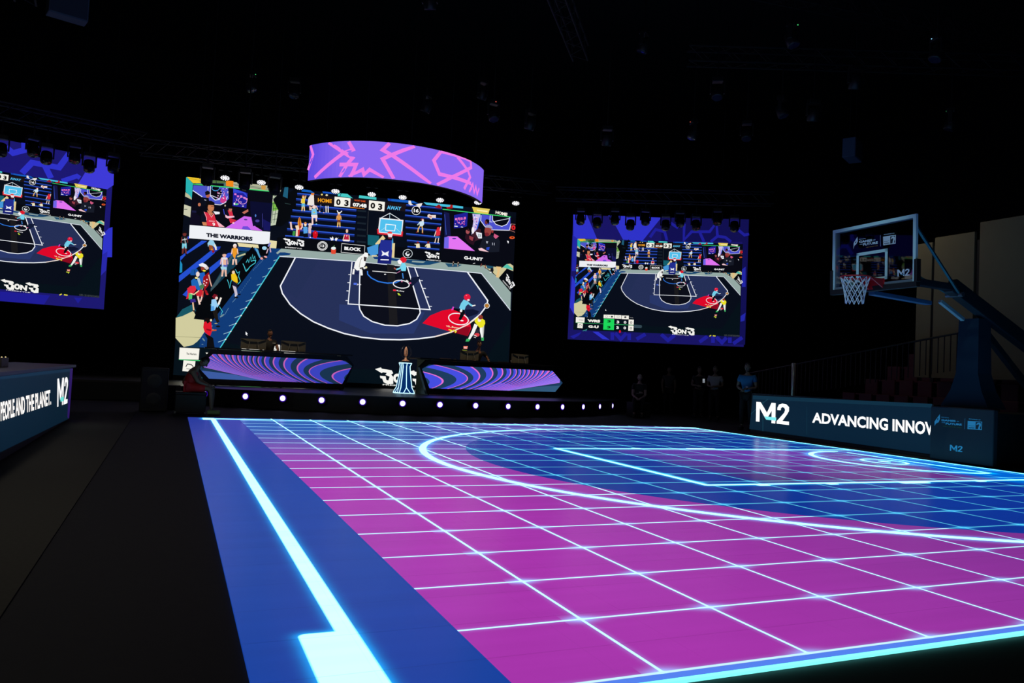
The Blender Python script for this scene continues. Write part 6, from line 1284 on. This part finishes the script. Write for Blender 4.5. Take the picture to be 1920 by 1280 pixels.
fc = thing('flight_case', 'black flight case under the dark seated person right of the stage', 'case', (float(w4[0]), float(w4[1]) + .1, 0)); obj('body', boxm((0, 0, .22), (.6, .5, .42), bev=.015), BLACK, fc); obj('lid', boxm((0, 0, .45), (.61, .51, .04), bev=.01), BLACK, fc)
Js = dict(Jr); Js.update(head=(.0, -.08, 1.26), neck=(0, -.02, 1.09), chest=(0, .02, .92), face=(0, -1, 0), sl=(.18, .0, 1.01), sr=(-.18, .0, 1.01), shoe=None)
person('dark seated person at the right end of the stage with violet rim light', (float(w4[0]), float(w4[1]) + .1, 0), math.radians(-35), Js, SKIN('pale', (170, 140, 130)), DKT, DKP, HB, bald=True)
w5 = on_z(1270, 778, 0)
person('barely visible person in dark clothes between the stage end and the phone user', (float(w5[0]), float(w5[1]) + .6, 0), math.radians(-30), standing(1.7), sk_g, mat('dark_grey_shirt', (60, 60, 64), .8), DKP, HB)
# men behind the desks (standing on the stage behind the tabletop)
def behind(pl, u, d, z_): p = on_plane(u, 660, pl.p0 - pl.n * d, pl.n); return (float(p[0]), float(p[1]), z_)
p1 = behind(DLP, 504, 1.15, STAGE_Z)
def logo1(t): obj('shirt_print', boxm((.10, -.158, 1.31), (.09, .004, .018)), mat('print_white', (200, 200, 200), .6), t)
person('man in a black shirt standing behind the left desk looking down', p1, math.radians(6), standing(1.70, face=(.25, -1, -.35), wl=(.16, -.38, 1.02), el=(.25, -.12, 1.15)), sk_m, DKT, DKP, HB, extras=logo1)
p2 = behind(DRP, 893, 1.2, STAGE_Z)
person('bearded man in a black shirt leaning on the right desk', p2, math.radians(12), standing(1.86, head=(-.03, -.20, 1.55), neck=(0, -.13, 1.38), chest=(0, -.07, 1.2), waist=(0, .0, 1.02), sl=(.2, -.10, 1.30), sr=(-.2, -.10, 1.30), el=(.36, -.16, 1.08), wl=(.26, -.38, .95), er=(-.28, -.2, 1.1), wr=(-.2, -.38, .95), face=(-.3, -1, -.2)), sk_m, DKT, DKP, HB, extras=logo1)
def seated_behind(label, u, pl, bald=False, cap=None, skin=sk_m, dz=0):
    p = behind(pl, u, 1.25, STAGE_Z); ch_ = thing('gaming_chair', 'black chair of the ' + label, 'chair', p, math.atan2(pl.t[1], pl.t[0]))
    obj('seat', boxm((0, .10, .45), (.48, .48, .08), bev=.02), BLACK, ch_); obj('backrest', boxm((0, .38, .80), (.46, .08, .66), bev=.03), BLACK, ch_); b = BM(); tube(b, [(0, .1, .05), (0, .1, .41)], .03, 8); obj('stem', b, GREYM, ch_)
    b = BM()
    for k in range(5): tube(b, [(0, .1, .06), (.28 * math.cos(k * 1.257), .1 + .28 * math.sin(k * 1.257), .03)], .018, 6)
    obj('foot_star', b, BLACK, ch_)
    J = dict(Jr); J.update(head=(.0, -.14, 1.20 + dz), neck=(0, -.05, 1.04 + dz), chest=(0, .02, .86), sl=(.18, -.01, .96), sr=(-.18, -.01, .96), face=(0, -1, -.5), wl=(.12, -.38, .90), wr=(-.12, -.38, .90), el=(.24, -.14, .80), er=(-.24, -.14, .80), shoe=None)
    person(label, (p[0], p[1], p[2]), math.atan2(pl.t[1], pl.t[0]), J, skin, mat('red_pink_jersey', (150, 50, 60), .7), DKP, HB, sleeves=False, cap=cap)
seated_behind('player in a pale cap bent down behind the right desk', 958, DRP, cap=mat('cap_pale', (200, 200, 210), .7), dz=-.08)
seated_behind('player half hidden behind the right desk left of the leaning man', 848, DRP, dz=-.2)
